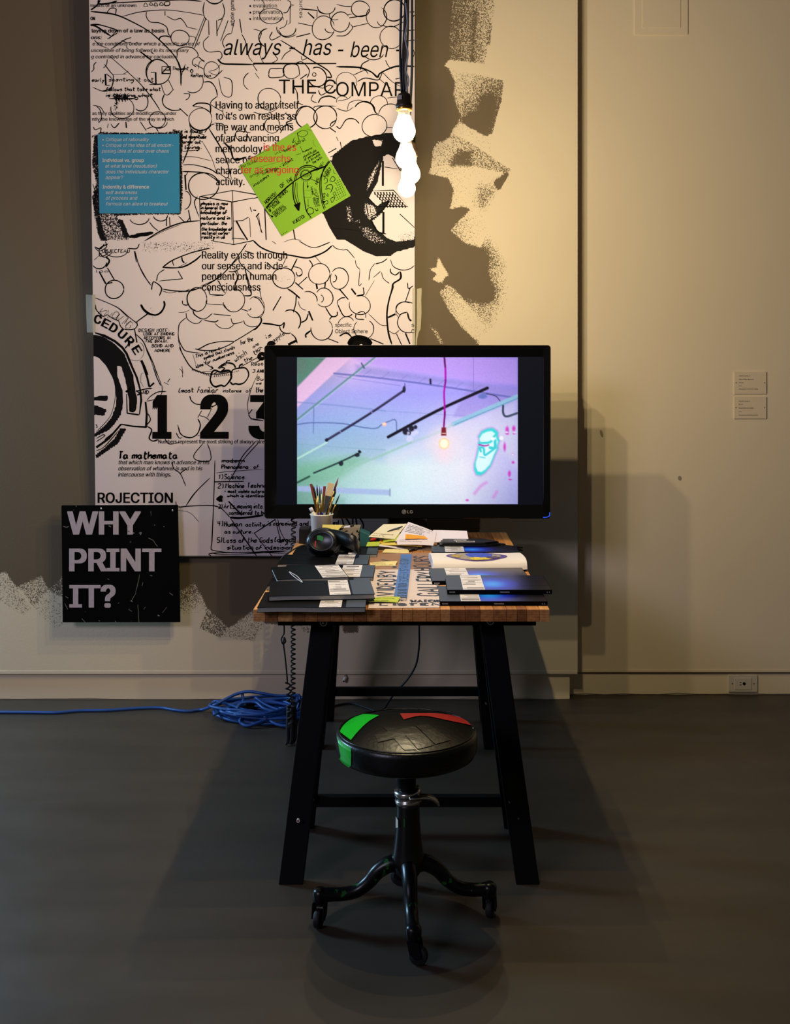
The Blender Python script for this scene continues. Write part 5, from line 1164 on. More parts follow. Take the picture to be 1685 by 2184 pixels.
eye_blob('eye_outline', .49, .50, .335, .50, mat('violet_print', (78, 52, 128), .6, var=.7, vscale=60), 0, 40, .03, True)
eye_blob('eye_white', .48, .50, .285, .40, mat('mottled_print', (150, 138, 120), .6, var=.6, vscale=90), .0004, 40, .04, True)
eye_blob('eye_iris', .52, .62, .15, .28, mat('blue_print', (40, 70, 190), .6, var=.7, vscale=120), .0008, 30, .08)
eye_blob('eye_fleck', .50, .22, .11, .14, mat('yellow_print', (206, 180, 30), .6, var=.6, vscale=160), .0012, 20, .25)
eye_blob('eye_fleck', .27, .50, .05, .16, mat('ochre_print', (170, 140, 50), .6, var=.6, vscale=160), .0012, 16, .25)
eye_blob('eye_fleck', .66, .34, .07, .12, mat('plum_print', (70, 50, 90), .6, var=.6, vscale=160), .0012, 16, .25)

# stack of black folded cards
M_cardblack = mat('black_card', (10, 10, 13), .4)
rr = random.Random(4)
zc = TZ + .0003
for i in range(9):
    dx = rr.uniform(-.006, .010); w = .175 + (.004 * (8 - i) if i < 6 else -.01 * (i - 5)); th = .0036
    lab = ['lowest', 'second lowest', 'third lowest', 'fourth lowest', 'middle', 'fourth from top', 'third from top', 'second from top', 'topmost'][i]
    extra = ', with a white title label' if i == 8 else ''
    t = thing('folded_card', f'{lab} of nine black folded cards piled at the right rear{extra}', 'card', (.19, 3.96, zc), 'black folded cards in a pile')
    q0 = (.094 + dx + (.012 if i > 6 else 0), 3.905 + rr.uniform(0, .006)); 
    a = math.radians(rr.uniform(-3, 3)); ca, sa = math.cos(a), math.sin(a)
    R = lambda u, v: (q0[0] + u * ca - v * sa, q0[1] + u * sa + v * ca)
    tip = .10 if i < 4 else .05
    lo = [R(0, 0), R(w, 0), R(w + tip, .03), R(w + tip - .02, .055), R(w, .088), R(0, .088)]
    MB().prism([(p[0], p[1], zc) for p in lo], [(p[0], p[1], zc + th) for p in lo]).build('card', M_cardblack, t)
    if i == 8:
        lp = [R(.045, .006), R(.112, .006), R(.112, .030), R(.045, .030)]
        MB().prism([(p[0], p[1], zc + th) for p in lp], [(p[0], p[1], zc + th + .0005) for p in lp]).build('title_label', M_label, t)
        for k in range(3):
            lp = [R(.048, .009 + k * .007), R(.109, .009 + k * .007), R(.109, .012 + k * .007), R(.048, .012 + k * .007)]
            MB().prism([(p[0], p[1], zc + th + .0005) for p in lp], [(p[0], p[1], zc + th + .0008) for p in lp]).build('title_print', M_ink, t)
    zc += th + .0003
el = thing('elastic_loop', 'thin pale elastic loop on the black folded cards', 'elastic band', (.16, 3.91, zc))
c0 = Vector((.175, 3.945, zc + .0012))
MB().tube([c0 + Vector((.022 * math.cos(a), .012 * math.sin(a), 0)) for a in np.linspace(0, 2 * math.pi, 26)], .0011, 6).build('band', M_cord_w, el, True)
el = thing('elastic_loop', 'thin pale elastic loop on the slanted catalogue at the left', 'elastic band', (-.36, 3.35, TZ + .03))
c0 = on_z(619, 1222, TZ + .0305); c1 = on_z(645, 1243, TZ + .0290)
MB().tube(smooth_path([c0 + Vector((0, 0, .002)), c0 * .6 + c1 * .4 + Vector((.006, 0, .002)), c1 + Vector((0, 0, .001)), c0 * .55 + c1 * .45 + Vector((-.006, .004, .002)), c0 + Vector((-.003, .002, .002)), c0 + Vector((.001, .004, .002))], 6), .0011, 6).build('band', M_cord_w, el, True)

# ------------------------------------------------------------------ hand-lettered sheet with blue tape down the middle of the table
M_kraft = mat('pinkish_paper', (202, 184, 180), .75, var=.06, vscale=20)
M_marker = mat('marker_navy', (20, 34, 58), .6)
sh = thing('lettered_sheet', 'long paper sheet with navy marker lettering lying down the middle of the table', 'paper', tuple(on_z(865, 1240, TZ)))
def TT(px, py, l=0.0): return on_z(px, py, TZ + .0012 + l)
sheet_px = [(786, 1297), (937, 1296), (943, 1268), (928, 1230), (914, 1180), (789, 1182), (790, 1240)]
MB().prism([on_z(x, y, TZ + .0004) for x, y in sheet_px], [TT(x, y) for x, y in sheet_px]).build('sheet', M_kraft, sh)
ks = thing('kraft_sheet', 'brown kraft sheet lying over the rear end of the lettered sheet', 'paper', tuple(on_z(860, 1195, TZ)))
kp = [(789, 1214), (926, 1214), (913, 1179), (788, 1181)]
MB().prism([on_z(x, y, TZ + .0013) for x, y in kp], [on_z(x, y, TZ + .0016) for x, y in kp]).build('sheet', mat('kraft_paper', (152, 112, 84), .8, var=.08, vscale=20), ks)
# lettering lies in the plane of the table: x across, y back
def on_table(x, y, l): return Vector((x, y, TZ + .0021 + l))
def tpen(x0, y0, length, h, body, w, up=True, lift=0.0, nm='marker_lettering'):
    pr = Print(on_table, lift)
    st, adv = pen_strokes(body)
    for pl in st:
        q = [(x0 - gy / 6 * h, y0 + gx / adv * length) if up else (x0 + gx / adv * length, y0 + gy / 6 * h) for gx, gy in pl]
        vs, fs = ribbon(q, w, False, .3)
        if len(fs): pr.mb.add(pr._p(vs), fs)
    pr.build(nm, M_marker, sh)
tpen(.082, 3.17, .36, .062, 'GALLERY', .0095); tpen(.064, 3.56, .26, .054, 'HOURS', .0095)
tpen(-.050, 3.17, .24, .050, 'VIDEO', .0095); tpen(-.052, 3.45, .30, .050, 'BY JOY', .0095)
tpen(.0, 3.083, .075, .030, 'WATCH', .008, False); tpen(-.085, 3.042, .165, .026, 'LISTEN', .009, False)
M_bt = mat('blue_painter_tape', (66, 108, 176), .6)
bt = [(840, 1272.5), (868.5, 1274.5), (879, 1182), (855, 1182)]
MB().prism([on_z(x, y, TZ + .0023) for x, y in bt], [on_z(x, y, TZ + .0029) for x, y in bt]).build('tape_strip', M_bt, sh)
tpen(-.013, 3.10, .24, .026, 'PLEASE DO NOT TOUCH', .0030, True, .0011, 'tape_lettering'); tpen(-.010, 3.36, .40, .026, 'SCREEN STAYS ON', .0030, True, .0011, 'tape_lettering')

# ------------------------------------------------------------------ loose papers
def sheet(name, label, cat, cs, m, th=.0011, lines=0, bend=0.0, group=None, lm=None, rowf=(.12, .9)):
    """cs: four corners as (px, py, depth), counter-clockwise from the front left"""
    P4 = [W(*c) for c in cs]
    base = min(P4, key=lambda p: p.z)
    t = thing(name, label, cat, tuple(base), group)
    NN = 6
    def srf(u, v):
        a = P4[0] * (1 - u) + P4[1] * u; b = P4[3] * (1 - u) + P4[2] * u
        p = a * (1 - v) + b * v
        return p + Vector((0, 0, bend * (math.sin(math.pi * u) * .6 + math.sin(math.pi * v) * .4)))
    nr = (P4[1] - P4[0]).cross(P4[3] - P4[0]).normalized()
    if nr.z < 0: nr = -nr
    top = [srf(i / NN, j / NN) + nr * th for j in range(NN + 1) for i in range(NN + 1)]
    bot = [srf(i / NN, j / NN) for j in range(NN + 1) for i in range(NN + 1)]
    k = NN + 1; K = k * k
    fs = [(j * k + i, j * k + i + 1, (j + 1) * k + i + 1, (j + 1) * k + i) for j in range(NN) for i in range(NN)]
    fs += [(K + (j + 1) * k + i, K + (j + 1) * k + i + 1, K + j * k + i + 1, K + j * k + i) for j in range(NN) for i in range(NN)]
    rim = [i for i in range(k)] + [j * k + NN for j in range(1, k)] + [NN * k + i for i in range(NN - 1, -1, -1)] + [j * k for j in range(NN - 1, 0, -1)]
    fs += [(rim[i], K + rim[i], K + rim[(i + 1) % len(rim)], rim[(i + 1) % len(rim)]) for i in range(len(rim))]
    MB().add(top + bot, fs).build('sheet', m, t)
    if lines:
        pr = Print(lambda u, v, l: srf(u, v) + nr * (th + .0006), 0)
        r = random.Random(len(label))
        for i in range(lines):
            v = rowf[1] - (rowf[1] - rowf[0]) * i / max(1, lines - 1)
            st, adv = pen_strokes(''.join(r.choice('aeinorstumc lh') for _ in range(r.randint(10, 18))))
            L_ = r.uniform(.45, .85); h = min(.10, (rowf[1] - rowf[0]) / lines * .6)
            for pl in st:
                vs, fs2 = ribbon([(.08 + gx / adv * L_, v + gy / 6 * h) for gx, gy in pl], .010, False, .2)
                if len(fs2): pr.mb.add(pr._p(vs), fs2)
        pr.build('writing', lm or M_ink, t)
    return t, srf, nr
M_cream = mat('cream_card', (222, 210, 182), .7); M_lav = mat('white_paper', (222, 212, 226), .7); M_yel = mat('yellow_note', (222, 200, 96), .7)
M_lime = mat('lime_note', (176, 192, 60), .7); M_orange = mat('orange_note', (232, 160, 34), .7); M_env = mat('manila_paper', (206, 178, 140), .75); M_pale = mat('pale_yellow_note', (226, 206, 140), .7)
# foot of the heap
sheet('loose_paper', 'tan paper lying under the heap in front of the television', 'paper', [(806, 1176, 3.935), (925, 1174, 3.94), (915, 1158, 4.02), (812, 1160, 4.02)], M_env, .003)
sheet('loose_paper', 'lime paper slip at the left foot of the heap', 'paper', [(781, 1166, 3.93), (808, 1165, 3.93), (812, 1156, 3.96), (784, 1157, 3.96)], M_lime, .002)
sheet('loose_paper', 'white curled sheet edge sticking out low at the heap front', 'paper', [(808, 1165, 3.93), (874, 1176, 3.92), (872, 1171, 3.97), (812, 1159, 3.97)], M_lav, .001, bend=.004)
sheet('sticky_note', 'pale yellow note lying flat in front of the heap', 'note', [(815, 1179.5, 3.885), (872, 1182, 3.885), (872, 1173, 3.93), (822, 1172, 3.93)], M_pale, .002, bend=.002)
sheet('loose_paper', 'pale yellow paper layer under the leaning printed sheet', 'paper', [(813, 1163, 3.94), (900, 1167, 3.94), (905, 1150, 4.0), (818, 1153, 4.0)], M_yel, .002, bend=.004)
sheet('loose_paper', 'orange paper edge between the heap layers', 'paper', [(807, 1158, 3.955), (840, 1168, 3.945), (844, 1160, 3.98), (812, 1151, 3.99)], M_orange, .0015)
sheet('loose_paper', 'lime paper layer rising in the middle of the heap', 'paper', [(816, 1158, 3.96), (856, 1155, 3.955), (852, 1137, 4.02), (824, 1141, 4.02)], M_lime, .0015, bend=.006)
sheet('loose_paper', 'white sheet lying to the right of the leaning printed sheet', 'paper', [(890, 1158, 3.97), (1000, 1156, 3.97), (996, 1133, 4.04), (925, 1131, 4.05)], M_lav, .0015)
cc = sheet('clipboard_card', 'cream card with a black metal clip leaning on the left of the heap', 'card', [(786, 1145.5, 3.965), (842, 1150.5, 3.965), (868, 1118, 4.07), (818, 1119, 4.07)], M_cream, .0022, 2, rowf=(.10, .22))
def on_srf(srf, nr, uv, l): return [srf(u, v) + nr * l for u, v in uv]
uv = [(.50, .40), (.86, .62), (.92, .80), (.60, .55)]
MB().prism(on_srf(cc[1], cc[2], uv, .0024), on_srf(cc[1], cc[2], uv, .006)).build('metal_clip', M_black_plastic, cc[0])
MB().tube(on_srf(cc[1], cc[2], [(.75, .62), (.90, .72), (.95, .64), (.82, .55), (.75, .62)], .0075), .0008, 6).build('clip_wire', M_chrome, cc[0])
sheet('printed_sheet', 'white printed sheet leaning high in the middle of the heap', 'paper', [(843, 1155, 3.945), (926, 1161, 3.95), (931, 1136, 4.03), (871, 1113.5, 4.075)], M_lav, .0009, 6, .002, rowf=(.50, .88))
sheet('loose_paper', 'white crumpled page folded forward at the foot of the leaning printed sheet', 'paper', [(847, 1162, 3.925), (924, 1164, 3.925), (926, 1150, 3.945), (846, 1150, 3.945)], M_lav, .0009, 2, .003, rowf=(.4, .7))
sheet('sticky_note', 'orange sticky note stuck on the leaning printed sheet', 'note', [(864, 1149.5, 3.936), (912, 1149.5, 3.940), (906, 1144, 3.965), (865, 1139.5, 3.965)], M_orange, .001, 2, .0015, rowf=(.3, .7))
sheet('sticky_note', 'yellow note with curled end on the lettered sheet beside the blue tape', 'note', [(791, 1208.5, 3.635), (843, 1208, 3.635), (848, 1197, 3.69), (788, 1201, 3.69)], M_pale, .0012, 4, .003)
sheet('sticky_note', 'lime note lying at the front edge of the lettered sheet', 'note', [(785, 1284, 3.07), (848, 1286, 3.07), (854, 1274, 3.125), (804, 1275, 3.125)], M_lime, .0014, 3, .003)
sheet('sticky_note', 'yellow sticky note on the base of the paper cup', 'note', [(686, 1135, 3.940), (716, 1137, 3.945), (731, 1120, 3.975), (688, 1119, 3.957)], mat('dull_yellow_note', (208, 192, 104), .7), .001)
# pens
def pen_thing(label, a, b, r, m, m2):
    t = thing('pen', label, 'pen', tuple((a + b) / 2)); d = (b - a)
    MB().tube([a, a + d * .86], r, 10).build('barrel', m, t, True)
    MB().tube([a + d * .86, a + d * .93, b], [r, r * .7, .0006], 10).build('tip', m2, t, True)
    MB().tube([a + d * -.02, a + d * .25], r * 1.12, 10).build('cap', m2, t, True)
    return t
M_grey = mat('pen_grey', (90, 88, 86), .35, metal=.6); M_redp = mat('red_plastic', (190, 34, 20), .4)
pen_thing('grey metal pen at the right foot of the paper heap', on_z(872, 1174, TZ + .0045) + Vector((0, 0, 0)), on_z(920, 1168, TZ + .0045), .0040, M_grey, M_black_plastic)
pen_thing('black pen lying just behind the grey one', on_z(890, 1169, TZ + .0060), on_z(936, 1165, TZ + .0060), .0036, M_black_plastic, M_grey)
pen_thing('red capped marker poking out of the heap on the left', on_z(806, 1150, TZ + .022), on_z(784, 1152, TZ + .022), .0055, M_redp, M_black_plastic)

# ------------------------------------------------------------------ boxes beside the cup
def obox(t, name, x0, x1, y0, y1, z0, z1, m, bev=.003, flare=0.0):
    mb = MB().prism([(x0, y0, z0), (x1, y0, z0), (x1, y1, z0), (x0, y1, z0)], [(x0 - flare, y0 - flare, z1), (x1 + flare, y0 - flare, z1), (x1 + flare, y1 + flare, z1), (x0 - flare, y1 + flare, z1)])
    return mb.build(name, m, t, bevel=bev)
M_speck = chips_mat('speckled_carton', (150, 138, 120), (26, 22, 20), .7, 55, .53)
t = thing('speckled_tray', 'speckled grey and black carton tray behind the headphones', 'tray', (-.235, 4.04, TZ))
ya, yb = 4.003, 4.075; x0, x1 = W(708, 0, 4.0).x, W(766, 0, 4.0).x; zt = W(0, 1126, 4.0).z
def tray_wall(nm, a, b): MB().prism([a[0], a[1], b[1], b[0]], [Vector(p) + Vector((0, .0025, 0)) if nm != 'side_wall' else Vector(p) + Vector((.0025, 0, 0)) for p in (a[0], a[1], b[1], b[0])]).build(nm, M_speck, t)
f = .010
tray_wall('front_wall', ((x0 + f, ya + .006, TZ + .001), (x1 - f, ya + .006, TZ + .001)), ((x0, ya, zt), (x1, ya, zt)))
tray_wall('back_wall', ((x0 + f, yb - .006, TZ + .001), (x1 - f, yb - .006, TZ + .001)), ((x0, yb, zt), (x1, yb, zt)))
tray_wall('side_wall', ((x0 + f, ya + .006, TZ + .001), (x0 + f, yb - .006, TZ + .001)), ((x0, ya, zt), (x0, yb, zt)))
tray_wall('side_wall', ((x1 - f, ya + .006, TZ + .001), (x1 - f, yb - .006, TZ + .001)), ((x1, ya, zt), (x1, yb, zt)))
MB().box(x0 + f, x1 - f, ya + .006, yb - .006, TZ + .0005, TZ + .004).build('tray_floor', M_speck, t)
er = thing('eraser', 'small white eraser end showing above the speckled tray', 'eraser', (W(741, 0, 4.03).x, 4.03, TZ + .0045))
p = W(741, 1121, 4.035)
MB().prism([(p.x - .012, 4.020, TZ + .0045), (p.x + .010, 4.020, TZ + .0045), (p.x + .010, 4.045, TZ + .0045), (p.x - .012, 4.045, TZ + .0045)], [(p.x - .012, 4.020, p.z - .004), (p.x + .010, 4.020, p.z), (p.x + .010, 4.045, p.z), (p.x - .012, 4.045, p.z - .004)]).build('block', M_lav, er, bevel=.002)
t = thing('teal_box', 'small dark teal box with sloping end right of the speckled tray', 'box', (-.165, 4.03, TZ))
xa, xb = W(768, 0, 4.0).x, W(789, 0, 4.0).x
MB().prism([(xa, 3.985, TZ + .0003), (xb, 3.985, TZ + .0003), (xb, 4.06, TZ + .0003), (xa, 4.06, TZ + .0003)], [(xa, 3.99, W(0, 1132, 3.99).z), (xb, 3.99, W(0, 1141, 3.99).z), (xb, 4.06, W(0, 1141, 3.99).z), (xa, 4.06, W(0, 1132, 3.99).z)]).build('box_body', mat('teal_card', (20, 82, 84), .5), t, bevel=.002)
t = thing('black_adapter', 'small black adapter box at the left edge of the table behind the cup', 'adapter', (-.40, 4.12, TZ))
obox(t, 'casing', W(638, 0, 4.1).x, W(661, 0, 4.1).x, 4.09, 4.16, TZ + .0003, W(0, 1126, 4.1).z, M_black_plastic, .004)

# ------------------------------------------------------------------ paper cup with brushes
CUPX, CUPY = W(686, 0, 4.0).x, 4.0
cup = thing('paper_cup', 'white paper cup holding paint brushes', 'cup', (CUPX, CUPY, TZ))
ch = W(0, 1096, 4.0).z - TZ
MB().lathe([(.0, .004), (.030, .004), (.0300, .0), (.0315, .0), (.0405, ch - .004), (.0425, ch - .003), (.0430, ch), (.0415, ch + .001), (.0395, ch - .003), (.0298, .006), (0, .006)], 40, Matrix.Translation((CUPX, CUPY, TZ))).build('cup_body', mat('white_paper_cup', (236, 224, 208), .6), cup, True)
M_blue_h = mat('blue_lacquer', (18, 26, 120), .25); M_brown_h = mat('brown_lacquer', (104, 42, 18), .3); M_dark_h = mat('dark_lacquer', (22, 20, 22), .3); M_wood_h = mat('raw_wood_handle', (196, 160, 104), .5)
M_sable = mat('sable_bristle', (120, 48, 22), .7, bump=.4, bscale=900); M_dkb = mat('dark_bristle', (34, 24, 24), .7, bump=.4, bscale=900); M_whb = mat('white_bristle', (214, 190, 152), .7, bump=.4, bscale=900)
def brush(label, bot, top, hm, bm_, split, kind, r=.0032, wd=.004):
    """bot, top: photograph points of handle base (hidden in the cup) and bristle tip, with depths"""
    a = Vector(bot); b = W(*top); d = b - a; ln = d.length
    t = thing('paint_brush', label, 'brush', tuple(a), 'paint brushes standing in the cup')
    f0, f1 = split                              # where the ferrule begins and ends, fraction of length
    MB().tube([a, a + d * (f0 * .6), a + d * (f0 * .92), a + d * f0], [r * .45, r, r * 1.05, r * .8], 8).build('handle', hm, t, True)
    if kind == 'round':
        MB().tube([a + d * f0, a + d * f1], [r * .85, r * .75], 8).build('ferrule', M_brass, t, True)
        MB().tube([a + d * f1, a + d * (f1 + (1 - f1) * .5), b], [r * .75, r * .95, .0004], 8).build('bristles', bm_, t, True)
    else:
        ax = Vector((1, 0, 0)); ax = (ax - d.normalized() * ax.dot(d.normalized())).normalized(); ay = d.normalized().cross(ax)
        def rect(p, w, h): return [p - ax * w - ay * h, p + ax * w - ay * h, p + ax * w + ay * h, p - ax * w + ay * h]
        MB().prism(rect(a + d * f0, r * .85, r * .85), rect(a + d * f1, wd, .0022)).build('ferrule', M_brass if kind == 'flat' else M_chrome, t, bevel=.0006)
        MB().prism(rect(a + d * f1, wd, .0022), rect(b, wd * 1.03, .0012)).build('bristles', bm_, t)
bx0 = lambda dx, dy: (CUPX + dx, CUPY + dy, TZ + .0065)
brush('leftmost brush in the cup, brown handle and wide tan bristles', bx0(.010, -.004), (663, 1032, 3.990), M_brown_h, M_sable, (.50, .76), 'flat', .003, .0040)
brush('slim dark tipped brush second from the left in the cup', bx0(.012, .006), (666.5, 1032.5, 4.005), M_dark_h, M_dkb, (.58, .86), 'round', .0026)
brush('dark rounded brush on a dark handle third from the left in the cup', bx0(.008, -.010), (669.5, 1036, 3.992), M_dark_h, M_dkb, (.55, .80), 'round', .0034)
brush('brush with a bright gold ferrule and blue handle, fourth from the left', bx0(-.004, -.014), (676, 1033, 3.985), M_blue_h, M_dkb, (.55, .82), 'round', .0036)
brush('thin black tipped brush in the middle of the cup', bx0(-.002, .010), (681.5, 1037, 4.01), M_dark_h, M_dkb, (.52, .72), 'round', .0032)
brush('very thin short brush with a long silver ferrule in the middle of the cup', bx0(.0, -.004), (685, 1040.5, 3.99), M_wood_h, M_sable, (.45, .90), 'round', .0022)
brush('red brown flat brush on a dark blue handle right of the middle', bx0(-.008, -.012), (692.5, 1037, 3.985), M_blue_h, M_sable, (.58, .84), 'flat', .0036, .0048)
brush('widest brush in the cup, square pale bristles on a steel ferrule', bx0(-.016, -.006), (706.5, 1030.5, 3.990), M_brown_h, M_whb, (.50, .80), 'wide', .0048, .0112)
brush('tallest brush in the cup, long reddish brown pointed head', bx0(-.022, .008), (722, 1018, 4.01), M_dark_h, M_sable, (.60, .80), 'round', .0042)
brush('blue handled brush with a dark flat head leaning right', bx0(-.014, -.014), (717, 1042, 3.975), M_blue_h, M_dkb, (.50, .86), 'round', .0046)
brush('rightmost brush in the cup, short with a needle fine tip', bx0(-.014, .0), (725, 1053.5, 3.99), M_blue_h, M_dkb, (.62, .80), 'round', .0030)
rl = thing('paint_tube', 'small rolled white paint tube leaning at the left rim of the cup', 'paint tube', (CUPX - .02, CUPY - .02, TZ + .08))
ta_, tb_ = Vector((CUPX - .006, CUPY - .012, TZ + .09)), W(662, 1083, 3.985)
MB().tube([ta_, ta_ * .2 + tb_ * .8], [.0058, .0052], 10).build('tube_body', M_white_plastic, rl, True)
MB().tube([ta_ * .22 + tb_ * .78, tb_], [.0068, .0064], 10).build('tube_cap', M_lav, rl, True)

# ------------------------------------------------------------------ headphones
hp_ = thing('headphones', 'black over ear headphones lying on the left catalogues', 'headphones', (W(705, 0, 3.78).x, 3.78, TZ + .014))
M_cupshell = mat('cup_shell', (7, 7, 8), .30)
M_pad = mat('ear_pad', (9, 9, 10), .45, bump=.2, bscale=300)
def cup_(c, rx, rz, ax, name, dep=.030):
    """ear cup facing along ax"""
    R = Vector(ax).to_track_quat('Z', 'Y').to_matrix().to_4x4()
    T = Matrix.Translation(c) @ R @ Matrix.Diagonal((rx, rz, 1, 1))
    MB().lathe([(0, dep * .62), (.50, dep * .62), (.60, dep * .70), (.72, dep * .72), (.86, dep * .62), (.97, dep * .30), (1.0, 0), (.97, -.004)], 36, T).build(name, M_cupshell, hp_, True)
    pts = [T @ Vector((.84 * math.cos(a), .84 * math.sin(a), -.010)) for a in np.linspace(0, 2 * math.pi, 33)]
    MB().tube(pts, .0125, 10).build('ear_pad', M_pad, hp_, True)
    pts = [T @ Vector((.72 * math.cos(a), .72 * math.sin(a), dep * .74)) for a in np.linspace(0, 2 * math.pi, 33)]
    MB().tube(pts, .0022, 6).build('trim_ring', M_black_plastic, hp_, True)
    return T
z0 = TZ + .0145
T1 = cup_(W(689, 1156, 3.75), .058, .046, (-.10, -.92, .30), 'ear_cup')
T2 = cup_(W(742, 1163, 3.84), .046, .040, (.25, .80, .30), 'ear_cup', .02)
a_ = W(692, 1134, 3.765); 
band = smooth_path([W(690, 1150, 3.755), W(700, 1139, 3.75), W(722, 1143, 3.73), W(748, 1153, 3.70), W(762, 1162, 3.71), W(764, 1168, 3.78), W(752, 1164, 3.83)], 8)
mb = MB(); vs = []
for i, p in enumerate(band):
    p = Vector(p); t_ = (Vector(band[min(i + 1, len(band) - 1)]) - Vector(band[max(i - 1, 0)])).normalized(); nrm = Vector((0, 0, 1)).cross(t_).normalized()
    hh = .014 + .010 * math.sin(math.pi * i / (len(band) - 1))
    for s_, o_ in ((-1, -.003), (1, -.003), (1, .003), (-1, .003)): vs.append(p + Vector((0, 0, s_ * hh - .004)) + nrm * o_)
nb = len(band)
mb.add(vs, [(i * 4 + j, i * 4 + (j + 1) % 4, (i + 1) * 4 + (j + 1) % 4, (i + 1) * 4 + j) for i in range(nb - 1) for j in range(4)] + [(0, 1, 2, 3), tuple((nb - 1) * 4 + j for j in (3, 2, 1, 0))])
mb.build('headband', mat('headband_leather', (8, 8, 9), .38, bump=.2, bscale=250), hp_, True)
def tp(T, u, v, l=.0012): 
    r2 = min(1, math.hypot(u, v)); zz = np.interp(r2, [0, .55, .85, .97, 1], [.0192, .0205, .0192, .009, 0]); return T @ Vector((u, v, zz + l))
MB().add([tp(T1, u, v) for u, v in [(-.30, .10), (.05, .0), (.08, .28), (-.12, .42), (-.30, .40)]], [(0, 1, 2, 3, 4)]).build('tape_patch', mat('green_tape', (10, 112, 34), .5), hp_)
MB().add([tp(T1, u, v) for u, v in [(-.42, -.45), (-.34, -.45), (-.33, .0), (-.42, -.02)]], [(0, 1, 2, 3)]).build('red_mark', mat('red_paint', (150, 20, 18), .5), hp_)
pr = Print(lambda x, y, l: W(x, y, 3.69), 0)
pr.frame(600, 1000, 7.02); pr.text(835, 960, 1250, 46, 'MODEL', .02); pr.build('band_lettering', mat('dim_print', (66, 62, 56), .5), hp_)
# cord: from the cup over the table's left edge, then down to the floor
gp = W(604, 1187, 3.71)
cord = smooth_path([W(651, 1163, 3.76), W(638, 1166, 3.74), W(620, 1176, 3.72), Vector((-.4395, 3.715, TZ + .006)), Vector((-.4405, 3.718, TZ - .06)), W(606, 1338, 3.72), W(603, 1356, 3.72), W(600, 1363, 3.715), W(603, 1373, 3.71), W(609, 1368, 3.715), W(606, 1360, 3.722), W(605, 1376, 3.72), W(608, 1400, 3.72), W(611, 1430, 3.72), W(613, 1455, 3.72)], 6)
coil = []
p0 = W(611, 1456, 3.72); p1 = W(618, 1545, 3.72)
NT = 7
for i in range(NT * 12 + 1):
    a = 2 * math.pi * i / 12; f = i / (NT * 12)
    c = p0 * (1 - f) + p1 * f; coil.append(c + Vector((-.008 * math.cos(a) + .004, .008 * math.sin(a), 0)))
pl = W(620, 1640, 3.72)
MB().tube([Vector(p) for p in cord] + coil, .0029, 6).build('cord', M_rubber, hp_, True)

# coiled cord from the television down beside the table, its bundle touching the floor
cc_ = thing('coiled_cord', 'black coiled cord hanging from the television down the left side of the table', 'cord', (W(629, 0, 4.12).x, 4.12, 0))
p0, p1 = W(631, 1104, 4.14), W(629, 1520, 4.13)
p0.x = p1.x = -.4430
pts = [Vector((-.36, 4.172, p0.z + .02)), Vector((-.42, 4.165, p0.z + .01))]
NT = 40
for i in range(NT * 10 + 1):
    a = 2 * math.pi * i / 10; f = i / (NT * 10)
    c = p0 * (1 - f) + p1 * f; pts.append(c + Vector((.0078 * math.cos(a), .0078 * math.sin(a), 0)))
MB().tube(pts, .0031, 6).build('coil', M_rubber, cc_, True)
pb0, pb1 = W(621, 1535, 4.10), W(619, 1592, 4.10); zf = .004
bl = MB()
for k in range(5):
    ang = 2 * math.pi * k / 5; ox, oy = .011 * math.cos(ang), .011 * math.sin(ang)
    x_ = W(621, 0, 4.10).x
    bl.tube(smooth_path([(x_ + ox, 4.10 + oy, .145), (x_ + ox * 1.2, 4.10 + oy * 1.2, .08), (x_ + ox * 1.2, 4.10 + oy, .03), (x_ + ox * .8 - .004, 4.10 + oy * .8, .009)], 5), .0082, 8)
bl.tube([(x_ - .014, 4.098, .015), (x_ - .018, 4.09, .010), (x_ - .016, 4.085, .006)], .004, 6)
bl.build('cord_bundle', M_rubber, cc_, True)
MB().lathe([(.018, .065), (.0195, .07), (.0195, .085), (.018, .09)], 16, Matrix.Translation((x_, 4.10, 0))).build('tie_wrap', M_black_plastic, cc_, True)

# ------------------------------------------------------------------ cables on the floor and behind the table
M_blue_cable = mat('blue_cable_jacket', (12, 66, 132), .45)
bc = thing('extension_cord', 'blue extension cord running along the floor into a tangled coil by the wall', 'cord', (-.62, 4.42, 0))
R_ = .0062
run = [(-600, 1524), (-300, 1520), (-60, 1519), (60, 1519.5), (120, 1520), (170, 1516), (230, 1515), (290, 1511), (340, 1509.5), (370, 1514), (400, 1517), (430, 1514)]
pts = [on_z(x, y, R_ + .0005) for x, y in run]
pts += [W(455, 1505, 4.42), W(480, 1492, 4.44), W(505, 1480, 4.46), W(530, 1475, 4.46), W(560, 1479, 4.45), W(590, 1484, 4.45), W(622, 1484, 4.45), W(640, 1486, 4.45)]
cx0, cy0 = W(548, 0, 4.42).x, 4.42
r = random.Random(21)
# loops of the coil, squashed rings of different size, each lying a little higher
a = 0.3
for k in range(9):
    rx = r.uniform(.135, .20); ry = r.uniform(.07, .115); ox = r.uniform(-.02, .03); oy = r.uniform(-.015, .015); tilt = r.uniform(-.25, .25); z0 = R_ + .0005 + .0055 * k
    for i in range(14):
        t_ = a + 2 * math.pi * i / 14
        x = rx * math.cos(t_); y = ry * math.sin(t_); zz = z0 + .006 * (1 + math.sin(2 * t_ + k))
        pts.append(Vector((cx0 + ox + x * math.cos(tilt) - y * math.sin(tilt), cy0 + oy + x * math.sin(tilt) + y * math.cos(tilt), zz * (.55 + .45 * abs(math.sin(t_ * .5 + k))) + .001)))
    a += r.uniform(.2, .9)
pts = [Vector((p[0], min(p[1], 4.63), max(p[2], R_))) for p in smooth_path(pts, 4)]
MB().tube(pts, R_, 8).build('cable', M_blue_cable, bc, True)
extra = MB()
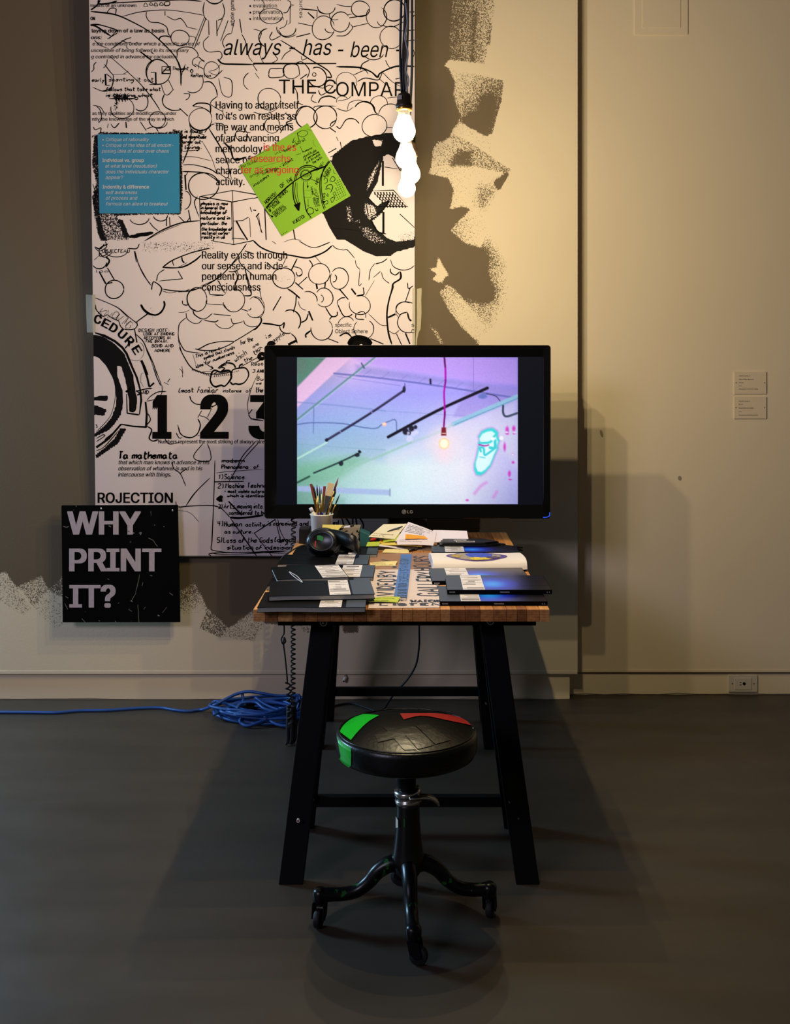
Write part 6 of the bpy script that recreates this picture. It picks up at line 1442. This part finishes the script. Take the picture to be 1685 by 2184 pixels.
for sp in [[(632, 1500, 4.42), (610, 1512, 4.36), (585, 1530, 4.33), (560, 1538, 4.30), (530, 1548, 4.285), (515, 1543, 4.30), (512, 1536, 4.31), (520, 1530, 4.33), (560, 1520, 4.36)],
           [(456, 1524, 4.36), (470, 1516, 4.40), (455, 1497, 4.46), (480, 1500, 4.44), (520, 1514, 4.40), (550, 1520, 4.36), (590, 1545, 4.29), (630, 1549, 4.28)],
           [(544, 1487, 4.46), (570, 1505, 4.42), (605, 1517, 4.38), (630, 1524, 4.36)],
           [(505, 1512, 4.40), (515, 1500, 4.42), (545, 1498, 4.42), (565, 1512, 4.38), (600, 1520, 4.36)],
           [(516, 1478, 4.47), (519, 1490, 4.46), (518, 1499, 4.44)]]:
    q = [W(*p) for p in sp]; q = [Vector((p.x, p.y, max(p.z, R_))) for p in q]
    extra.tube(smooth_path(q, 5), R_, 8)
extra.build('cable_loop', M_blue_cable, bc, True)
plug = on_z(534, 1507, .03)
MB().box(plug.x - .016, plug.x + .016, plug.y - .008, plug.y + .008, .022, .046).build('plug', M_black_plastic, bc, bevel=.003)

pc = thing('power_cord', 'black power cord hanging behind the table and looping on the floor', 'cord', (.05, 4.5, 0))
q = [Vector((.02, 4.206, .84)), Vector((.024, 4.24, .80)), Vector((.03, 4.385, .762)), Vector((.032, 4.392, .70)), W(894, 1340, 4.40), W(894, 1375, 4.41), W(888, 1415, 4.43), W(872, 1445, 4.45), W(850, 1470, 4.46), W(833, 1490, 4.47)]
f_ = [on_z(820, 1510, .0045), on_z(805, 1517, .0045), on_z(780, 1509, .0045), on_z(755, 1501, .0045), on_z(735, 1501, .0045), on_z(710, 1506, .0045), on_z(670, 1514, .0045)]
MB().tube(smooth_path(q + f_, 7), .0042, 8).build('cord', M_rubber, pc, True)
cl = thing('cord_clip', 'small white cord clip on the baseboard behind the table', 'clip', tuple(W(737, 1448, BL)))
p = W(735, 1447, BL - .006)
MB().tube([p + Vector((.006, .008, .008)), p + Vector((.003, -.004, .003)), p + Vector((-.003, -.014, -.007))], [.0075, .0085, .006], 10).build('clip_body', M_white_plastic, cl, True)
MB().tube([p + Vector((-.003, -.0145, -.007)), p + Vector((-.0035, -.017, -.008))], .0035, 8).build('clip_hole', M_black_plastic, cl)
hang = thing('video_cable', 'black cables drooping below the television behind the cup', 'cord', (W(750, 0, 4.3).x, 4.3, TZ))
mb = MB()
for a, b, sag in [(728, 737, .0), (733, 750, .01), (752, 751, 0), (763, 775, .012), (758, 764, .0)]:
    A = W(a, 1098, 4.20); B = Vector((W(b, 0, 4.3).x, 4.30, TZ + .004))
    mb.tube(smooth_path([A, A * .6 + B * .4 + Vector((sag, .02, -.01)), A * .25 + B * .75 + Vector((0, .01, -.01)), B, B + Vector((.03, .02, 0))], 6), .0034, 7)
mb.build('cable', M_rubber, hang, True)

# ------------------------------------------------------------------ stool
SX, SY = W(870, 0, 2.80).x, 2.80
stool = thing('rolling_stool', 'black round rolling stool with green and red tape on its seat', 'stool', (SX, SY, 0))
M_vinyl = mat('black_vinyl', (6, 6, 6), .34, bump=.35, bscale=90, spec=.4)
M_castiron = chips_mat('chipped_black_enamel', (8, 8, 9), (20, 84, 30), .30, 26, .645)
SCX = W(867, 0, 2.80).x
SP = [(0, .5160), (.05, .5140), (.09, .5092), (.12, .5032), (.145, .4962), (.160, .4906), (.166, .4885), (.1695, .4885), (.1735, .4880), (.1775, .4840), (.1790, .4760), (.1800, .4600), (.1785, .4420), (.1730, .4310), (.1640, .4260), (.12, .4240), (0, .4240)]
TS = Matrix.Translation((SCX, SY, 0))
MB().lathe(SP[:-1] + [(0.001, .4240)], 64, TS).build('seat_cushion', M_vinyl, stool, True, weld=True)
def seat_z(r): return float(np.interp(r, [p[0] for p in SP[:11]], [p[1] for p in SP[:11]]))
MB().tube([(SCX + .1705 * math.cos(a), SY + .1705 * math.sin(a), .4895) for a in np.linspace(0, 2 * math.pi, 65)], .0022, 6).build('piping', M_vinyl, stool, True)
def seat_patch(name, poly, m, lift=.0012, n=10):
    """four-sided patch of photograph points draped on the seat: two rails"""
    A, B = poly
    A = [tuple(p) for p in smooth_path([np.array(p, float) for p in A], 4)] if len(A) > 2 else A; B = [tuple(p) for p in smooth_path([np.array(p, float) for p in B], 4)] if len(B) > 2 else B
    vs = []
    for i in range(n + 1):
        f = i / n
        def at(L): k = f * (len(L) - 1); j = min(int(k), len(L) - 2); g = k - j; return np.array(L[j]) * (1 - g) + np.array(L[j + 1]) * g
        a, b = at(A), at(B)
        for j in range(6):
            p = a * (1 - j / 5) + b * j / 5
            w = on_z(p[0], p[1], .49)
            for _ in range(3):
                rr_ = math.hypot(w.x - SCX, w.y - SY); w = on_z(p[0], p[1], seat_z(min(rr_, .1785)))
            rr_ = math.hypot(w.x - SCX, w.y - SY)
            if rr_ > .176: w.x = SCX + (w.x - SCX) * .176 / rr_; w.y = SY + (w.y - SY) * .176 / rr_
            vs.append(Vector((w.x, w.y, seat_z(min(rr_, .176)) + lift)))
    fs = [(i * 6 + j, i * 6 + j + 1, (i + 1) * 6 + j + 1, (i + 1) * 6 + j) for i in range(n) for j in range(5)]
    return MB().add(vs, fs).build(name, m, stool)
M_gt = mat('green_tape_gloss', (10, 176, 34), .35, bump=.1, bscale=80); M_rt = mat('red_tape', (150, 24, 14), .45, bump=.15, bscale=400); M_bt2 = mat('black_tape', (10, 9, 8), .36, bump=.5, bscale=70)
seat_patch('tape_strip', ([(774, 1524.5), (752, 1533), (734, 1547), (724, 1562)], [(808, 1527.5), (785, 1541), (763, 1562), (748, 1580)]), M_gt, .0022)['label'] = 'green tape strip across the seat'
seat_patch('tape_strip', ([(853, 1524), (930, 1524), (980, 1530), (1010, 1537)], [(861, 1536), (901, 1528), (960, 1539), (1009, 1549)]), M_rt, .0022)['label'] = 'red tape strip across the seat'
# side of the seat: the green strip folds down
def side_pt(px, z, r): # the front of the cushion's side
    x = 0.0; d = SY
    for _ in range(12):
        x = (px - CX) * d / F; q = max(0.0, r * r - (x - SCX) ** 2); d = SY - math.sqrt(q)
    return Vector(((px - CX) * d / F, d, z))
rows = []
for k in range(7):
    f = k / 6; z = .4855 - .052 * f; rr_ = float(np.interp(z, [.426, .431, .442, .460, .476, .484, .488], [.164, .173, .1785, .180, .179, .1775, .1735])) + .0014
    l = np.interp(f, [0, .35, .7, 1], [719.5, 723, 727, 723]); rgt = np.interp(f, [0, .3, .55, .8, 1], [748, 749, 748.5, 749, 744])
    rows.append([side_pt(l + (rgt - l) * j / 6, z - .002 * j / 6, rr_) for j in range(7)])
MB().add([p for rw in rows for p in rw], [(i * 7 + j, i * 7 + j + 1, (i + 1) * 7 + j + 1, (i + 1) * 7 + j) for i in range(6) for j in range(6)]).build('tape_end', M_gt, stool)
for A, B in [([(815, 1550), (862, 1592)], [(850, 1556), (889, 1592)]), ([(853, 1556), (892, 1591)], [(884, 1550), (926, 1585)]), ([(887, 1549), (929, 1584)], [(912, 1545), (962, 1578)]), ([(800, 1567), (860, 1554)], [(806, 1580), (872, 1566)])]:
    seat_patch('tape_patch', (A, B), M_bt2, .0016)
# underside, screw, lever collar, column
MB().lathe([(.11, .424), (.11, .418), (.03, .412), (.024, .405), (.024, .345), (.018, .340), (.018, .30)], 28, TS).build('seat_plate', M_black_steel, stool, True)
ck = Matrix.Translation((SX, SY, .322)) @ Matrix.Rotation(math.radians(-7), 4, 'Y')
MB().lathe([(.020, .018), (.0330, .017), (.0345, .010), (.0345, .003), (.0320, .002), (.0320, -.006), (.0345, -.007), (.0345, -.015), (.030, -.018)], 32, ck).build('lever_collar', M_chrome, stool, True)
lv = [ck @ Vector(p) for p in [(.005, -.034, .006), (.022, -.034, .006), (.040, -.024, .001), (.058, -.014, -.008), (.070, -.006, -.022), (.074, -.002, -.032)]]
lv = smooth_path(lv, 5); mb = MB(); vs = []
for i, p in enumerate(lv):
    p = Vector(p); f = i / (len(lv) - 1); w = .010 - .003 * f; th = .0035
    t_ = (Vector(lv[min(i + 1, len(lv) - 1)]) - Vector(lv[max(i - 1, 0)])).normalized(); s_ = Vector((0, 1, .15)); s_ = (s_ - t_ * s_.dot(t_)).normalized(); u_ = t_.cross(s_)
    for a_, b_ in ((-1, -1), (1, -1), (1, 1), (-1, 1)): vs.append(p + s_ * w * a_ + u_ * th * b_)
k = len(lv)
mb.add(vs, [(i * 4 + j, i * 4 + (j + 1) % 4, (i + 1) * 4 + (j + 1) % 4, (i + 1) * 4 + j) for i in range(k - 1) for j in range(4)] + [(0, 3, 2, 1), tuple((k - 1) * 4 + j for j in range(4))])
mb.build('lever_handle', M_chrome, stool, True)
MB().lathe([(.020, .312), (.0295, .310), (.0300, .295), (.0305, .26), (.0335, .22), (.0380, .185), (.0410, .172), (.0430, .165), (.0420, .155), (.0400, .145), (.030, .125), (.018, .115), (.010, .112), (0, .112)], 36, Matrix.Translation((SX, SY, 0))).build('column', mat('black_enamel', (8, 8, 9), .28), stool, True)
s1 = [Vector((SX + .0335 * math.cos(a) , SY + .0335 * math.sin(a), z)) for a, z in [(math.radians(203), .274), (math.radians(222), .268), (math.radians(222), .250), (math.radians(203), .245)]]
MB().add(s1, [(0, 1, 2, 3)]).build('sticker', M_white_plastic, stool)
s1 = [Vector((SX + .0330 * math.cos(a) , SY + .0330 * math.sin(a), z)) for a, z in [(math.radians(252), .276), (math.radians(257), .276), (math.radians(257), .255), (math.radians(252), .255)]]
MB().add(s1, [(0, 1, 2, 3)]).build('paint_fleck', mat('green_paint', (16, 110, 30), .4), stool)
def stool_leg(ang, rad):
    ca, sa = math.cos(ang), math.sin(ang)
    prof = [(.020, .150), (.045, .150), (.075, .133), (.100, .105), (.130, .084), (.165, .077), (.195, .077), (rad, .076)]
    pts = smooth_path([(SX + r_ * ca, SY + r_ * sa, z) for r_, z in prof], 5)
    n_ = len(pts); rr_ = [float(np.interp(i / (n_ - 1), [0, .15, .5, .8, 1], [.024, .021, .0165, .0165, .0185])) for i in range(n_)]
    MB().tube(pts, rr_, 14).build('leg', M_castiron, stool, True)
    e = Vector((SX + rad * ca, SY + rad * sa, 0))
    MB().lathe([(0, .0945), (.012, .0935), (.0185, .087), (.0195, .078), (.0185, .062), (.0150, .058), (.0, .058)], 18, Matrix.Translation(e)).build('leg_socket', M_castiron, stool, True)
    sw = ang + math.radians(70)
    o_ = Vector((math.cos(sw), math.sin(sw), 0)); sd = Vector((-math.sin(sw), math.cos(sw), 0))
    wc = e + o_ * .012 + Vector((0, 0, .0232))
    mb = MB()
    for s_ in (-1, 1):
        c_ = [e + sd * (.013 * s_) + o_ * x_ + Vector((0, 0, z)) for x_, z in [(-.012, .060), (.016, .060), (.022, .024), (.008, .018), (-.006, .030)]]
        mb.prism(c_, [p + sd * (.003 * s_) for p in c_])
    mb.tube([e + Vector((0, 0, .065)), e + Vector((0, 0, .052))], [.009, .013], 10)
    cst = mb.build('caster', M_black_steel, stool)
    R = Matrix.Translation(wc) @ sd.to_track_quat('Z', 'Y').to_matrix().to_4x4()
    wh = MB().lathe([(.0, -.010), (.008, -.010), (.010, -.0085), (.0200, -.0085), (.0230, -.006), (.0230, .006), (.0200, .0085), (.010, .0085), (.008, .010), (0, .010)], 24, R).build('wheel', M_rubber, None, True)
    wh.parent = cst
    wh.data.transform(Matrix.Translation(-stool.location)); 
for an, rd in [(-86, .196), (4, .208), (94, .20), (184, .222)]: stool_leg(math.radians(an), rd)

# a few marks on the wall and floor stay in the paint; small dark smudge on the right wall
sm = Print(lambda x, y, l: W(x, y, WR - .0006), 0)
for x, y, a, b in [(1450, 1020, 4, 5), (1283, 925, 3, 8)]:
    sm.poly([(x + a * math.cos(t) + (b - a) * .4 * math.sin(t), y + b * math.sin(t)) for t in np.linspace(0, 2 * math.pi, 14, endpoint=False)])
sm.mb.build('scuff_mark', mat('wall_scuff', (150, 134, 108), .8), bpy.data.objects['wall_right'])
